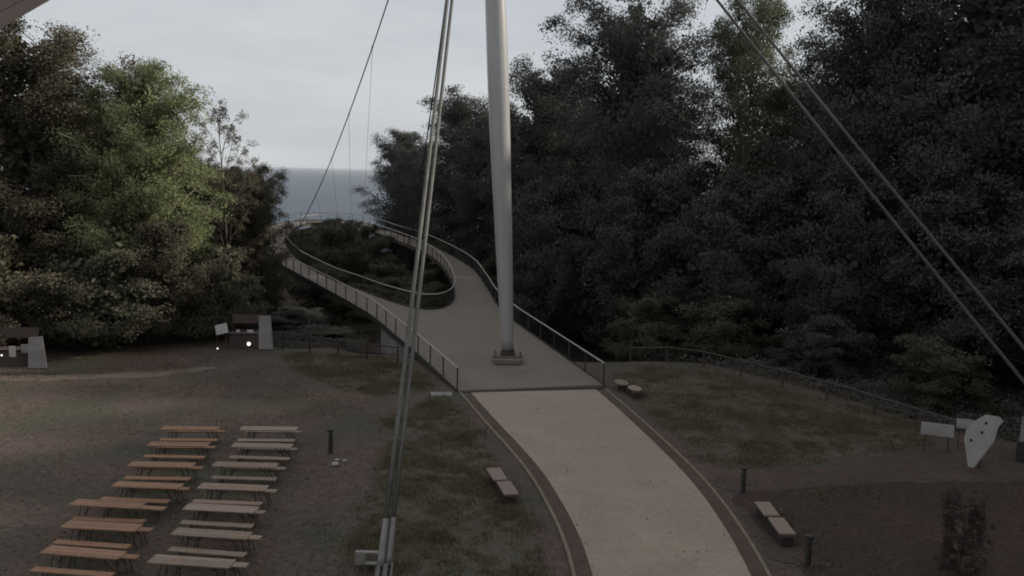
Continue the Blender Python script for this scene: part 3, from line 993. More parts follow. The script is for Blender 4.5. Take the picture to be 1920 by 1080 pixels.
tree('beech_b', 6.0, 105, 19.0, 7.0, 'background tree behind the rounded one near the mast', group=WR, rz=3.9)
tree('beech_c', 36.0, 72, 24.0, 8.0, 'background tree behind the upper corner', group=WR, rz=4.9)
tree('beech_a', 39.0, 43, 27.0, 7.5, 'tall dark tree of the wood past the picture edge', group=WR, rz=.7)
tree('beech_b', 37.0, 33.5, 27.0, 7.0, 'tall dark tree of the wood next to the wing', group=WR, rz=1.7)
tree('beech_a', 13.0, 104, 20.0, 7.0, 'background tree deep behind the greener open crown', group=WR, rz=.1)
tree('beech_b', 34.0, 98, 22.0, 8.0, 'background tree deep behind the ragged crown', group=WR, rz=1.1)
tree('beech_c', 46.0, 84, 24.0, 8.5, 'background tree deep behind the upper corner', group=WR, rz=2.1)
tree('beech_b', 31.0, 74, 22.5, 6.5, 'background tree between the open crown and the ragged crown', group=WR, rz=.5)
tree('edge', -40.0, 80, 17.0, 7.0, 'background tree deep behind the tallest tree', group=WL, rz=.8)
tree('beech_c', 44.5, 29.0, 27.0, 6.5, 'tall dark tree added for shade behind the wing', group=WR, rz=3.1)  # unseen tree, added to keep the sun off the near path
UG = 'young trees under the dark wood'
tree('under_a', 3.4, 72, 10.5, 4.8, 'young dark tree overhanging the handrail by the mast', group=UG, rz=.3)
tree('under_b', 9.8, 66, 11.5, 5.4, 'young dark tree beyond the end of the handrail', group=UG, rz=1.3)
tree('under_a', 16.4, 61, 11.5, 5.4, 'young dark tree behind the middle of the log fence', group=UG, rz=2.3)
tree('under_b', 21.4, 54.5, 12.0, 5.0, 'young dark tree behind the lower end of the log fence', group=UG, rz=3.3)
tree('under_a', 25.6, 49, 11.5, 5.0, 'young dark tree behind the white boards', group=UG, rz=4.3)
tree('under_b', 29.0, 44, 11.0, 5.0, 'young dark tree at the picture edge under the twin stay', group=UG, rz=5.3)
tree('bush_a', 8.5, 58.5, 3.0, 2.8, 'low bush where the log fence starts', 'bush', 'bushes under the dark wood', .4)
tree('bush_a', 13.0, 55.0, 3.4, 2.9, 'low bush behind the upper part of the log fence', 'bush', 'bushes under the dark wood', 1.4)
tree('bush_b', 17.6, 49.5, 3.2, 2.6, 'low bush behind the lower part of the log fence', 'bush', 'bushes under the dark wood', 2.4, leafm='leafU')
tree('bush_a', 21.6, 43.0, 3.2, 2.6, 'low bush right behind the white boards', 'bush', 'bushes under the dark wood', 3.4)
# inside the loop
HG2 = 'bushes inside the bridge loop'
HG3 = 'bushes outside the wooded arm of the bridge'
tree('bush_a', -20.3, 97, 4.8, 4.0, 'large dark bush inside the loop below the sea', 'bush', HG2, .2)
tree('bush_a', -15.9, 98, 3.4, 3.2, 'dark bush inside the loop next to the wooded arm', 'bush', HG2, 1.2)
tree('bush_b', -11.0, 84, .6, 3.2, 'low dull bush in the near half of the loop', 'bush', HG2, 2.2)
tree('bush_a', -8.2, 74.5, .3, 2.4, 'low bush in the near tip of the loop', 'bush', HG2, 3.2)
tree('bush_b', -14.5, 80, .4, 2.6, 'brownish bush beside the inner handrail', 'bush', HG2, 4.2)
tree('bush_a', -18.5, 88, 1.3, 2.4, 'dark bush in the middle of the loop', 'bush', HG2, 5.2)
tree('bush_a', -13.4, 92, 1.2, 2.8, 'dark bush under the wooded arm of the loop', 'bush', HG2, 5.9)
tree('bush_a', -25.0, 118.5, 4.1, 2.8, 'bush close under the farthest handrail', 'bush', HG2, 1.6)
tree('bush_a', -21.0, 115, 4.0, 2.6, 'bush inside the loop below the farthest dark tree', 'bush', HG2, 2.6)
tree('bush_b', -27.0, 112.5, 2.9, 1.9, 'small bush on the pale clearing inside the loop', 'bush', HG2, 3.6)
tree('bush_a', -2.6, 88, 2.4, 2.6, 'bush under the outer edge of the wooded arm, nearest the mast', 'bush', HG3, .5)
tree('bush_b', -4.6, 96, 2.4, 2.8, 'bush under the outer edge of the wooded arm, second from the mast', 'bush', HG3, 1.5, leafm='leafU')
tree('bush_a', -8.2, 104, 2.6, 2.8, 'bush under the outer edge of the wooded arm, behind the twin stay', 'bush', HG3, 2.5)
tree('bush_b', -12.0, 113, 2.8, 3.0, 'bush at the far outer edge of the wooded arm', 'bush', HG3, 3.5, leafm='leafU')
tree('bush_a', -15.6, 121, 3.0, 3.0, 'bush below the farthest dark tree outside the loop', 'bush', HG3, 4.5)
tree('bush_a', -9.2, 89, .9, 2.2, 'low bush inside the loop under the wooded arm', 'bush', HG2, 1.1)
tree('bush_a', -7.6, 81, .5, 2.0, 'low bush inside the loop by its near right bend', 'bush', HG2, 2.1)
tree('bush_a', -19.4, 114, 3.7, 2.4, 'bush inside the loop against the far end of the wooded arm', 'bush', HG2, .6)
tree('bush_a', -23.5, 110, 3.3, 3.0, 'bush inside the loop just below the far bend', 'bush', HG2, 2.9)
tree('bush_a', -19.6, 107, 3.4, 2.8, 'bush inside the loop where the hanger ropes come down', 'bush', HG2, 3.9)
tree('conifer', 12.6, 23.4, 2.5, .42, 'slim dark conifer standing alone beyond the block seat', 'conifer', name='conifer_shrub')

# ------------------------------------------------------------------ folding tables and benches
def plank_table(wood, name):
    e = empty(name)
    for i in (-1, 0, 1):
        MB().box((0, i * .168, .752), (2.2, .162, .042), bev=.008).build('plank', wood, e)
    for sx in (-1, 1):
        lm = MB()
        for sy in (-1, 1):
            lm.tube([(sx * .72, sy * .20, .735), (sx * .88, sy * .23, .01)], .016, 6)
        lm.tube([(sx * .72, -.22, .728), (sx * .72, .22, .728)], .014, 6)
        lm.tube([(sx * .83, -.21, .22), (sx * .83, .21, .22)], .012, 6)
        lm.tube([(sx * .80, 0, .36), (sx * .42, 0, .73)], .011, 6)
        lm.build('leg_frame', 'greenmetal', e)
    return e
def plank_bench(wood, name):
    e = empty(name)
    MB().box((0, 0, .462), (2.2, .27, .042), bev=.008).build('plank', wood, e)
    for sx in (-1, 1):
        lm = MB()
        for sy in (-1, 1):
            lm.tube([(sx * .75, sy * .09, .446), (sx * .86, sy * .14, .01)], .014, 6)
        lm.tube([(sx * .75, -.11, .438), (sx * .75, .11, .438)], .012, 6)
        lm.tube([(sx * .83, -.12, .13), (sx * .83, .12, .13)], .011, 6)
        lm.tube([(sx * .80, 0, .25), (sx * .50, 0, .44)], .010, 6)
        lm.build('leg_frame', 'greenmetal', e)
    return e
ORD = ['first', 'second', 'third', 'fourth', 'fifth', 'sixth', 'seventh']
TAB = {'R': [(-9.43, 33.85, 2.6), (-9.07, 31.65, .8), (-9.04, 29.47, -.4), (-8.78, 27.30, -2.4), (-8.58, 25.51, -4.2), (-8.24, 23.67, -5.1), (-8.15, 21.88, -5.6)],
       'L': [(-12.46, 33.68, 2.5), (-12.13, 31.59, 2.0), (-11.85, 29.30, .6), (-11.52, 27.32, -2.4), (-12.08, 25.72, -4.4), (-11.50, 24.07, -3.9), (-11.19, 22.34, -7.0)]}
NEARB = {'R': [(-9.38, 33.25, 2.5), (-9.03, 31.12, -2.2), (-8.94, 28.95, -1.6), (-8.79, 26.72, -2.5), (-8.55, 25.02, -4.9), (-8.18, 23.12, -7.4), (-8.1, 21.3, -6)],
         'L': [(-12.33, 33.10, 2.4), (-12.09, 31.02, -.8), (-11.80, 28.76, .6), (-11.72, 26.80, -3.6), (-11.83, 25.20, -2.8), (-11.52, 23.50, -6.2), (-11.22, 21.80, -6.4)]}
FARSH = {'R': [.05, .05, .13, .14, .05, .10, .16], 'L': [.05, .05, .12, .0, .42, .10, .12]}
rs = random.Random(4)
for side, wood, cname, colw in (('R', 'woodR', 'path-side column', 'pale'), ('L', 'woodL', 'wood-side column', 'orange-brown')):
    t0 = plank_table(wood, 'folding_table')
    b0 = plank_bench(wood, 'folding_bench')
    firstb = True
    for i, (x, y, a_) in enumerate(TAB[side]):
        o = t0 if i == 0 else dup(t0)
        o.location = (x, y, float(gz(x, y)))
        o.rotation_euler = (0, 0, R(a_))
        tag(o, f'{colw} folding table, {ORD[i]} from the bridge in the {cname}', 'table', 'folding tables in two columns')
        d = Vector((-math.sin(R(a_)), math.cos(R(a_))))
        fx, fy = x + d.x * .56 + FARSH[side][i] * math.cos(R(a_)), y + d.y * .56 + FARSH[side][i] * math.sin(R(a_))
        for kind, (bx, by, ba) in (('near', NEARB[side][i]), ('far', (fx, fy, a_ + rs.uniform(-1.5, 1.5)))):
            o = b0 if firstb else dup(b0)
            firstb = False
            o.location = (bx, by, float(gz(bx, by)))
            o.rotation_euler = (0, 0, R(ba))
            sd_ = 'bridge side' if kind == 'far' else 'near side'
            tag(o, f'{colw} narrow bench on the {sd_} of {ORD[i]} table, {cname}', 'bench', 'folding benches at the tables')

# ------------------------------------------------------------------ block seats beside the path
def block_seat(loc, rz, label, pads, gap_tilt=0.0):
    e = tag(empty('block_seat', loc, rz), label, 'bench', 'block seats beside the path')
    MB().box((0, 0, .17), (.36, 2.75, .34), bev=.02).build('base', 'seatbase', e)
    for (px_, py_, L) in pads:
        pd = MB().box((px_, py_, .375), (.50, L, .07), bev=.012)
        o = pd.build('seat_pad', 'seatwood', e)
    for sy in (-1.1, 0, 1.1):
        MB().box((0, sy, .02), (.44, .12, .04)).build('foot', 'seatbase', e)
    return e
block_seat((-.18, 29.5, 0), R(13), 'wooden block seat with two pads on the lawn between stay cable and path', [(-.04, .72, 1.25), (.03, -.70, 1.25)])
block_seat((8.42, 26.75, 0), R(0), 'wooden block seat with two pads beside a dark bollard', [(-.03, .72, 1.15), (.03, -.66, 1.25)])
bs = block_seat((6.05, 43.9, 0), R(10), 'weathered block seat with rounded pads at the bridge mouth', [])
for (x, y, r_) in ((-.20, .65, .56), (.10, -.60, .52)):
    pd = MB()
    prof_ = [(r_ * .86, 0), (r_, .025), (r_, .06), (r_ * .90, .085), (r_ * .5, .09)]
    pd.lathe(prof_, 20)
    o = pd.build('seat_pad', 'seatwood', bs, smooth=False)
    o.location = (x, y, .34)
    o.scale = (.62, 1.1, 1)

# ------------------------------------------------------------------ bollards
def bollard(loc, label, h=.95):
    e = tag(empty('bollard', loc), label, 'bollard', 'bollards on the lawns')
    MB().lathe([(.085, 0), (.085, h - .20)], 14).build('post', 'bollard', e)
    MB().lathe([(.060, h - .20), (.060, h - .10)], 14).build('light_window', 'wire', e)
    MB().lathe([(.12, h - .10), (.13, h - .06), (.13, h - .01), (.09, h)], 16).build('cap', 'bollard', e)
    MB().lathe([(.15, 0), (.15, .02)], 14).build('foot_plate', 'bollard', e)
bollard((8.25, 29.9, 0), 'dark bollard standing where the dirt path meets the main path')
bollard((8.62, 24.1, 0), 'dark capped bollard just behind the block seat near the lower edge')
bollard((-6.9, 33.3, float(gz(-6.9, 33.3))), 'dark bollard on the bare ground beyond the path-side tables')
def pebble(loc, s, label):
    rs_ = np.random.RandomState(int(abs(loc[0] * 100)))
    m_ = MB()
    v, f = [], []
    for i in range(5):
        ph = math.pi * i / 4
        for k in range(8):
            th = 2 * math.pi * k / 8
            rr = rs_.uniform(.85, 1.1)
            v.append((s * math.sin(ph) * math.cos(th) * rr, s * .8 * math.sin(ph) * math.sin(th) * rr, s * .55 * (math.cos(ph) + .8)))
    for i in range(4):
        for k in range(8):
            f.append((i * 8 + k, i * 8 + (k + 1) % 8, (i + 1) * 8 + (k + 1) % 8, (i + 1) * 8 + k))
    o = m_.add(v, f).build('stone', 'pebble')
    o.location = loc
    tag(o, label, 'stone', 'pale stones on the bare ground')
pebble((-6.42, 31.8, float(gz(-6.42, 31.8))), .16, 'largest of three pale stones below the lone bollard')
pebble((-6.46, 32.35, float(gz(-6.46, 32.35))), .10, 'small pale stone of three, straight above the largest one')
pebble((-6.16, 32.30, float(gz(-6.16, 32.3))), .09, 'small pale stone of three, farthest from the tables')

# ------------------------------------------------------------------ fences
def fence(pts, label, rails=(.95, .5), step=2.2, prad=.06, rrad=.05, pm_='logwood', rm='logpale', h=1.05):
    P = resample(smooth_line(pts, 8), step)
    z = gz(P[:, 0], P[:, 1])
    e = tag(empty('rail_fence', (P[0][0], P[0][1], float(z[0]))), label, 'fence')
    o0 = np.array([P[0][0], P[0][1], z[0]])
    pme_ = MB().lathe([(prad * 1.05, -.3), (prad, h * .6), (prad * .95, h), (prad * .5, h + .04)], 8).mesh('post')
    pme_.materials.append(MT[pm_])
    rr = random.Random(7)
    for i in range(len(P)):
        o = link('post', pme_, None, e)
        o.location = (P[i][0] - o0[0], P[i][1] - o0[1], z[i] - o0[2])
        o.rotation_euler = (rr.uniform(-.04, .04), rr.uniform(-.04, .04), rr.uniform(0, 6))
    for hh in rails:
        for i in range(len(P) - 1):
            a1 = (P[i][0] - o0[0], P[i][1] - o0[1], z[i] - o0[2] + hh + rr.uniform(-.03, .03))
            b1 = (P[i + 1][0] - o0[0], P[i + 1][1] - o0[1], z[i + 1] - o0[2] + hh + rr.uniform(-.03, .03))
            MB().tube([a1, b1], [rrad * rr.uniform(.85, 1.1), rrad * rr.uniform(.8, 1.0)], 7).build('rail', rm, e)
    return e
fence([(7.6, 55.2), (10.3, 52.1), (13.0, 47.9), (14.95, 44.8), (16.6, 41.9), (18.4, 37.9), (19.6, 35.4)], 'weathered log fence along the edge of the dark wood', rails=(.92,), rm='logwood', step=3.0, rrad=.045)
fence([(-17.6, 54.6), (-13.6, 52.8), (-9.6, 50.9), (-6.4, 49.5)], 'dark rail fence running from the stall to the bridge abutment', pm_='seatbase', rm='seatbase', rrad=.04, prad=.05)

# ------------------------------------------------------------------ stalls and white boards at the wood edge, guessed from reflection-like white shapes
def g(x, y):
    return (x, y, float(gz(x, y)))
def stall(loc, rz, label):
    e = tag(empty('stall', loc, rz), label, 'stall', 'small brown stalls at the wood edge')
    for i in range(5):
        MB().box((0, -.42, .10 + i * .17), (2.0, .03, .155)).build('board', 'brown', e)
    for sx in (-.97, .97):
        for sy in (-.38, .38):
            MB().box((sx, sy, .46), (.07, .07, .92)).build('post', 'seatbase', e)
        MB().box((sx, 0, .46), (.025, .70, .80)).build('side_panel', 'brown', e)
    MB().box((0, 0, .945), (2.15, .95, .045), bev=.01).build('counter_top', 'brown', e)
    for sx in (-.97, .97):
        MB().box((sx, .30, 1.50), (.06, .06, 1.06)).build('upright', 'seatbase', e)
    MB().box((0, .30, 1.75), (1.88, .025, .55)).build('back_board', 'brown', e)
    return e
stall(g(-16.0, 53.1), R(4), 'brown board stall with a lit lamp, left of the dark rail fence')
stall(g(-26.6, 46.9), R(8), 'brown board stall cut by the picture edge under the bushes')
def banner(loc, rz, label, h=2.1, wb=.86, wt=.66):
    e = tag(empty('banner_stand', loc, rz), label, 'banner')
    v = [(-wb / 2, -.02, .06), (wb / 2, -.02, .06), (wt / 2 - .03, -.02, h), (-wt / 2 - .06, -.02, h - .04), (-wb / 2, .02, .06), (wb / 2, .02, .06), (wt / 2 - .03, .02, h), (-wt / 2 - .06, .02, h - .04)]
    f = [(0, 1, 2, 3), (7, 6, 5, 4), (0, 4, 5, 1), (1, 5, 6, 2), (2, 6, 7, 3), (3, 7, 4, 0)]
    MB().add(v, f).build('panel', 'offwhite', e)
    MB().box((0, 0, .03), (wb + .1, .35, .06), bev=.01).build('foot', 'post', e)
    MB().tube([(0, .05, .05), (0, .05, h - .1)], .02, 6).build('pole', 'post', e)
banner(g(-14.75, 52.5), R(4), 'tall white tapering banner next to the lamp-lit stall')
banner(g(-25.15, 46.2), R(8), 'tall white tapering banner next to the stall at the picture edge', h=1.75, wb=.95)
def board(loc, rz, tilt, size, label, h=1.0, name='white_board', m='white', rollv=0.0):
    e = tag(empty(name, loc, rz), label, 'board')
    o = MB().box((0, 0, 0), (size[0], .03, size[1]), bev=.006).build('panel', m, e)
    o.location = (0, 0, h)
    o.rotation_euler = (tilt, rollv, 0)
    for sx in (-.35, .35):
        MB().box((sx * size[0], .06, (h - size[1] * .2) / 2), (.04, .04, h - size[1] * .2)).build('leg', 'post', e)
    return e
board(g(-17.3, 52.2), R(4), R(-15), (.72, .60), 'white tilted board standing at the end of the lamp-lit stall', 1.25, rollv=R(-14))
board(g(-15.65, 52.4), R(4), 0, (.36, .18), 'small white plate in front of the lamp-lit stall', 1.12)
board(g(-16.35, 52.3), R(4), 0, (.20, .17), 'tiny white plate in front of the lamp-lit stall', 1.12)
board(g(-26.35, 46.0), R(8), 0, (.32, .58), 'small upright white board in front of the edge stall', .95)
board(g(-25.85, 46.3), R(8), 0, (.36, .46), 'small grey-white board between the upright board and the tall banner', 1.05, m='offwhite')
# the lit lamp on the ground in front of the stall, and a smaller one at its corner
def lamp(loc, label, r_=.085, power=4.0, h=.42):
    e = tag(empty('ground_lamp', loc), label, 'lamp', 'ground lamps at the stalls')
    MB().lathe([(r_ * .8, 0), (r_ * .8, .02), (.02, .03), (.02, h - r_)], 10).build('stem', 'post', e)
    m_ = MB()
    v, f = [], []
    for i in range(7):
        ph = math.pi * i / 6
        for k in range(10):
            th = 2 * math.pi * k / 10
            v.append((r_ * math.sin(ph) * math.cos(th), r_ * math.sin(ph) * math.sin(th), h + r_ * math.cos(ph)))
    for i in range(6):
        for k in range(10):
            f.append((i * 10 + k, i * 10 + (k + 1) % 10, (i + 1) * 10 + (k + 1) % 10, (i + 1) * 10 + k))
    m_.add(v, f).build('globe', 'lamp', e, smooth=True)
lamp(g(-15.6, 51.9), 'bright round lamp glowing in front of the stall near the bridge', .11)
lamp(g(-17.3, 51.4), 'small glowing lamp on the grass below the white tilted board', .045, h=.2)
lamp(g(-26.9, 45.95), 'small glowing lamp before the stall at the picture edge', .045, h=.75)
# boards on the far lawn, guessed from reflection-like white shapes too
board((17.45, 35.1, float(gz(17.45, 35.1))), R(-22), R(-20), (1.22, .52), 'white horizontal board on the lawn before the log fence', .95, m='offwhite')
board((18.75, 35.3, float(gz(18.75, 35.3))), R(-22), R(-20), (.80, .40), 'smaller white horizontal board half behind the pointed board', 1.15, m='offwhite')
pb = tag(empty('pointed_board', (18.15, 33.2, float(gz(18.15, 33.2))), R(-27)), 'large white pointed board with three dark bolts, tapering to the ground', 'board')
outl = [(-.30, .0), (-.10, .0), (.22, .62), (.50, 1.15), (.60, 1.75), (.74, 1.98), (.62, 2.12), (.15, 2.14), (-.10, 1.95), (-.48, 1.45), (-.52, 1.10), (-.42, .6)]
v = [(x, -.025, z) for x, z in outl] + [(x, .025, z) for x, z in outl]
k = len(outl)
t_ = tessellate_polygon([[Vector((x, z, 0)) for x, z in outl]])
f = [tuple(q) for q in t_] + [tuple(i + k for i in q) for q in t_] + [(i, (i + 1) % k, (i + 1) % k + k, i + k) for i in range(k)]
MB().add(v, f).build('panel', 'white', pb)
for (x, z) in ((.18, 1.83), (.06, 1.45), (-.28, 1.08)):
    o = MB().lathe([(.05, 0), (.05, .03), (.03, .045)], 10).build('bolt', 'dotdark', pb)
    o.location = (x, -.024, z)
    o.rotation_euler = (R(90), 0, 0)
MB().tube([(.1, .06, 0), (.1, .06, 1.9)], .035, 8).build('post', 'post', pb)
bx = tag(empty('equipment_box', (20.5, 34.1, float(gz(20.5, 34.1))), R(-30)), 'upright white panel on a dark box at the picture edge', 'box')
MB().box((0, 0, .42), (.62, .5, .84), bev=.03).build('housing', 'bollard', bx)
MB().box((-.02, -.2, 1.35), (.42, .04, 1.0), bev=.01).build('panel', 'offwhite', bx)
MB().tube([(0, -.15, .8), (0, -.15, 1.8)], .025, 8).build('post', 'post', bx)

# ------------------------------------------------------------------ the building the view is taken from
bd = tag(empty('visitor_building', (0, -4, 0)), 'roof corner of the visitor building with larch soffit and dark fascia', 'building')
MB().box((0, -3.2, 7.5), (44, 6, 15)).build('wall', 'wallb', bd)
MB().box((36, 7.5, 8.4), (14, 36, 16.8)).build('added_wing', 'wallb', bd)  # out of view, added to block the sun from path and yard
MB().box((36, 7.5, 16.95), (15.2, 37.2, .3), bev=.05).build('added_wing_roof', 'fascia', bd)
for i in range(9):
    xw = -16 + i * 4
    for zw in (3.0, 7.0, 11.0):
        wn = MB().box((xw, -.17, zw), (2.6, .06, 2.4), bev=.01).build('window', 'fascia', bd)
        MB().box((xw, -.13, zw), (2.3, .04, 2.1)).build('pane', 'pane', wn)
# the eave: edge runs from beside the view down past its upper corner
d1, d2 = Vector((-.527, 1.032, .180)), Vector((-.584, 1.028, .146))
P1, P2 = d1 * 4.6, d2 * 3.9
ed = (P2 - P1).normalized()
outw = ed.cross((d1 + d2).normalized())
if outw.z < 0:
    outw = -outw
outw.normalize()
nrm = ed.cross(outw).normalized()
if nrm.y < 0:
    nrm = -nrm
base = Vector((0, 4, CAM_H))
def slabq(a0, a1, o0, o1, z0, z1):
    vs = []
    for z in (z0, z1):
        for (a_, o_) in ((a0, o0), (a1, o0), (a1, o1), (a0, o1)):
            vs.append(base + P1 + ed * a_ + outw * o_ + nrm * z)
    return MB().add(vs, [(0, 1, 2, 3), (4, 5, 6, 7), (0, 1, 5, 4), (1, 2, 6, 5), (2, 3, 7, 6), (3, 0, 4, 7)])
slabq(-6, 4.5, 0, .05, -.05, .20).build('fascia', 'fascia', bd)
for i in range(10):
    slabq(-6, 4.5, .053 + i * .145, .053 + i * .145 + .138, .01, .035).build('soffit_board', 'soffit', bd)
slabq(-6, 4.5, .052, 1.6, .06, .2).build('roof', 'fascia', bd)

# ------------------------------------------------------------------ grass and litter
def inside(P, x, y):
    n_ = len(P)
    r_ = np.zeros(len(x), bool)
    j = n_ - 1
    for i in range(n_):
        xi, yi, xj, yj = P[i][0], P[i][1], P[j][0], P[j][1]
        c = ((yi > y) != (yj > y)) & (x < (xj - xi) * (y - yi) / (yj - yi + 1e-12) + xi)
        r_ ^= c
        j = i
    return r_
PATHPOLY = np.array([tuple(p) for p in ol] + [tuple(p) for p in orr[::-1]])
def blades(name, P, n_, hgt, label, m, seed, keep=None, flatl=False):
    rg = np.random.RandomState(seed)
    x0, x1, y0, y1 = P[:, 0].min(), P[:, 0].max(), P[:, 1].min(), P[:, 1].max()
    x = rg.uniform(x0, x1, n_)
    y = rg.uniform(y0, y1, n_)
    ok = inside(P, x, y)
    dens = vnoise(x * .7, y * .7, seed + 2) + .5 * vnoise(x * 2.3, y * 2.3, seed + 3)
    ok &= dens > rg.uniform(-1.5, .4, n_)
    if keep is not None:
        ok &= keep(x, y)
    x, y = x[ok], y[ok]
    k = len(x)
    x, y = x + rg.normal(0, .28, k), y + rg.normal(0, .28, k)
    pk_ = ~(inside(PATHPOLY, x, y))
    x, y = x[pk_], y[pk_]
    k = len(x)
    z = gz(x, y) + .01
    th = rg.uniform(0, 2 * np.pi, k)
    if flatl:
        s_ = rg.uniform(.03, .075, k)
        dx, dy = np.cos(th) * s_, np.sin(th) * s_
        h = rg.uniform(.005, .04, k)
        V = np.stack([np.stack([x - dx, y - dy, z + .004], 1), np.stack([x - dy * .5, y + dx * .5, z + h], 1), np.stack([x + dx, y + dy, z + .01], 1), np.stack([x + dy * .5, y - dx * .5, z + .008], 1)], 1).reshape(-1, 3)
        Q = np.arange(k * 4).reshape(-1, 4)
    else:
        hh = hgt * rg.uniform(.4, 1.5, k) * np.clip(1 + .9 * vnoise(x * .9, y * .9, seed + 5) + .8 * vnoise(x * 3.1, y * 3.1, seed + 6), .25, 3)
        wd = rg.uniform(.008, .02, k)
        lx, ly = rg.normal(0, .5, k) * hh, rg.normal(0, .5, k) * hh
        V = np.stack([np.stack([x - np.cos(th) * wd, y - np.sin(th) * wd, z], 1), np.stack([x + np.cos(th) * wd, y + np.sin(th) * wd, z], 1), np.stack([x + lx, y + ly, z + hh], 1)], 1).reshape(-1, 3)
        Q = np.arange(k * 3).reshape(-1, 3)
    o = link(name, np_mesh(name, V, Q), m)
    tag(o, label, 'grass' if not flatl else 'leaves', None, 'stuff')
    return o
def undergrowth(P, n_, hmax, label, m, seed):
    rg = np.random.RandomState(seed)
    P = np.asarray(P, float)
    x = rg.uniform(P[:, 0].min(), P[:, 0].max(), n_)
    y = rg.uniform(P[:, 1].min(), P[:, 1].max(), n_)
    ok = inside(P, x, y)
    x, y = x[ok], y[ok]
    k = len(x)
    h = hmax * np.clip(.45 + .5 * vnoise(x * .6, y * .6, seed + 1) + .3 * vnoise(x * 1.7, y * 1.7, seed + 2), .08, 1.3)
    C_ = np.stack([x, y, gz(x, y) + h * rg.uniform(.0, 1, k) ** .6], 1)
    th = rg.uniform(0, 2 * np.pi, k)
    t1 = rg.normal(0, .5, k)
    t2 = rg.normal(0, .5, k)
    ax = np.stack([np.cos(th) * np.cos(t1), np.sin(th) * np.cos(t1), np.sin(t1)], 1)
    pe = np.stack([-np.sin(th) * np.cos(t2), np.cos(th) * np.cos(t2), np.sin(t2)], 1)
    ls = rg.uniform(.10, .24, k)[:, None]
    V = np.stack([C_ - ax * ls * .5, C_ + pe * ls * .32, C_ + ax * ls * .5, C_ - pe * ls * .32], 1).reshape(-1, 3)
    o = link('undergrowth', np_mesh('undergrowth', V, np.arange(k * 4).reshape(-1, 4)), m)
    tag(o, label, 'undergrowth', None, 'stuff')
undergrowth([(p[0], p[1]) for p in inner], 90000, .9, 'dark undergrowth on the ground inside the bridge loop', 'leafB', 81)
undergrowth([(-8.5, 57.5), (-12, 64.5), (-18, 76), (-24, 88), (-30, 88), (-30, 60), (-20, 56.8), (-14, 53.5), (-10, 53.2)], 90000, .9, 'dark undergrowth between the rail fence and the bridge', 'leafU', 83)
undergrowth([(7, 57), (10.8, 53.2), (13.6, 48.9), (15.8, 45.4), (17.4, 42.4), (19.2, 38.4), (22, 36.5), (34, 38), (34, 60), (26, 76), (8, 90), (1.5, 76), (2.5, 62)], 170000, .9, 'dark undergrowth behind the log fence', 'leafU', 85)
undergrowth([(-2.2, 68), (-3.4, 84), (-5.6, 92), (-8, 99), (-11, 107), (-14.5, 115), (-18, 123), (-10, 128), (2, 110), (6, 92), (2, 74)], 90000, .9, 'dark undergrowth outside the wooded arm of the bridge', 'leafU', 87)
undergrowth([(-33, 112), (-30, 129), (-25, 131), (-21, 127), (-22, 114), (-27, 108)], 40000, .8, 'dark undergrowth around the pale clearing', 'leafB', 89)
blades('grass', LP, 150000, .10, 'short dark grass on the lawn between stay cable and path', 'grass', 41)
blades('grass', RP, 150000, .10, 'short dark grass on the lawn below the log fence', 'grass', 43)
blades('grass', BP, 60000, .12, 'rough grass on the bank beside the bridge mouth', 'grass', 47)
meadow = np.array([(-34, 19), (-5, 19), (-5, 41), (-9, 45), (-14, 50), (-34, 42)], float)
blades('grass', meadow, 110000, .055, 'thin worn grass around the folding tables', 'grass', 53, keep=lambda x, y: vnoise(x * .25 + 3, y * .25, 77) > -.1)
yard = np.array([(8.3, 20), (24, 20), (24, 35), (16, 31.4), (12.6, 31.0), (8.5, 29.5)], float)
blades('grass', yard, 90000, .06, 'thin dark grass around the block seat and bollards', 'grass', 59, keep=lambda x, y: vnoise(x * .35 + 3, y * .35, 78) > -.2)
woodfl = np.array([(-40, 44.5), (-26, 44.8), (-18, 47), (-14, 51), (-16, 60), (-40, 60)], float)
blades('leaf_litter', woodfl, 26000, 0, 'fallen brown leaves along the wood edge', 'litter', 61, flatl=True)
blades('leaf_litter', np.array([(-34, 19), (-5, 19), (-5, 41), (-9, 45), (-34, 45)], float), 9000, 0, 'scattered brown leaves on the bare ground', 'litter', 67, flatl=True)
blades('leaf_litter', np.array([(8, 20), (30, 20), (30, 40), (19, 40), (12, 52), (6, 52), (7.8, 34)], float), 9000, 0, 'scattered leaves on the lawn below the log fence', 'litter', 71, flatl=True)

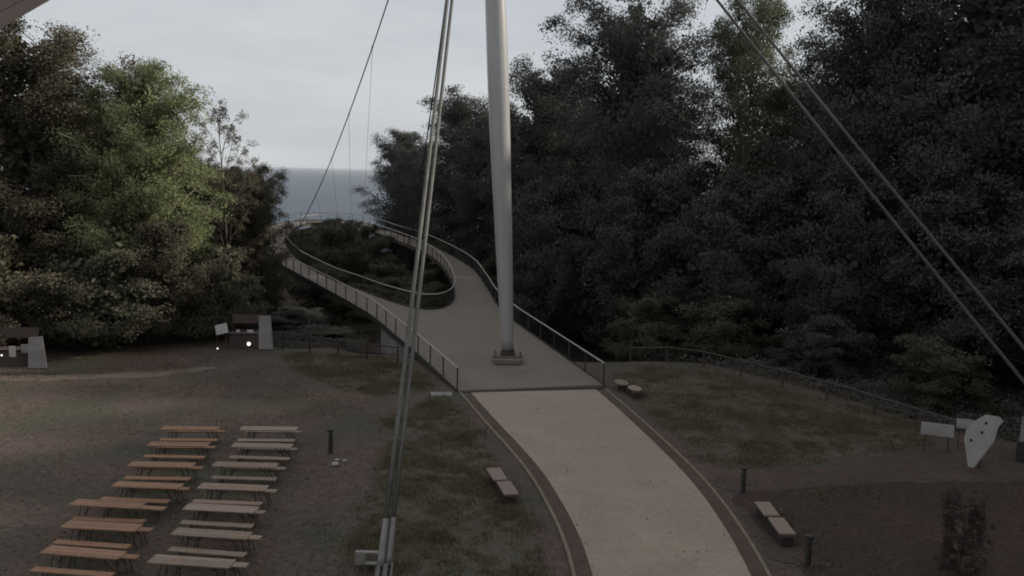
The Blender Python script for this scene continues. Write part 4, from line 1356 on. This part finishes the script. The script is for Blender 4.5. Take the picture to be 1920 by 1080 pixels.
def blown(P, n_, zf, label, seed):
    rg = np.random.RandomState(seed)
    x = rg.uniform(P[:, 0].min(), P[:, 0].max(), n_)
    y = rg.uniform(P[:, 1].min(), P[:, 1].max(), n_)
    ok = inside(P, x, y)
    x, y = x[ok], y[ok]
    k = len(x)
    z = zf(x, y)
    th = rg.uniform(0, 2 * np.pi, k)
    s_ = rg.uniform(.025, .06, k)
    dx, dy = np.cos(th) * s_, np.sin(th) * s_
    V = np.stack([np.stack([x - dx, y - dy, z + .004], 1), np.stack([x - dy * .5, y + dx * .5, z + rg.uniform(.006, .03, k)], 1), np.stack([x + dx, y + dy, z + .008], 1), np.stack([x + dy * .5, y - dx * .5, z + .006], 1)], 1).reshape(-1, 3)
    tag(link('leaf_litter', np_mesh('leaf_litter', V, np.arange(k * 4).reshape(-1, 4)), 'litter'), label, 'leaves', None, 'stuff')
blown(np.array([tuple(p) for p in il] + [tuple(p) for p in ir[::-1]]), 420, lambda x, y: np.full(len(x), .064), 'few brown leaves blown onto the pale path', 91)
blown(np.concatenate([il, ol[::-1]]), 900, lambda x, y: np.full(len(x), .064), 'brown leaves caught along the path border under the block seat lawn', 93)
blown(np.array([(-2.4, 43.6), (-4.6, 49.2), (-9.4, 61), (-12, 66.4), (-2, 63), (2, 53), (4.6, 45.2)], float), 260, lambda x, y: dz(x, y) + .002, 'few brown leaves on the bridge deck', 95)

# ------------------------------------------------------------------ haze over the sea
hz = MB().box((0, 0, (-119.0 + 46.0) / 2), (203000, 203000, 165.0)).build('haze', None)
hm = bpy.data.materials.new('sea_haze')
hm.use_nodes = True
ht = hm.node_tree
ht.nodes.clear()
pv = N(ht, 'ShaderNodeVolumePrincipled')
pv.inputs['Color'].default_value = (.90, .94, 1.0, 1)
pv.inputs['Density'].default_value = 1.8e-5
pv.inputs['Anisotropy'].default_value = 0.0
ho = N(ht, 'ShaderNodeOutputMaterial')
ht.links.new(pv.outputs['Volume'], ho.inputs['Volume'])
hz.data.materials.append(hm)
tag(hz, 'thin sea haze', 'haze', None, 'stuff')
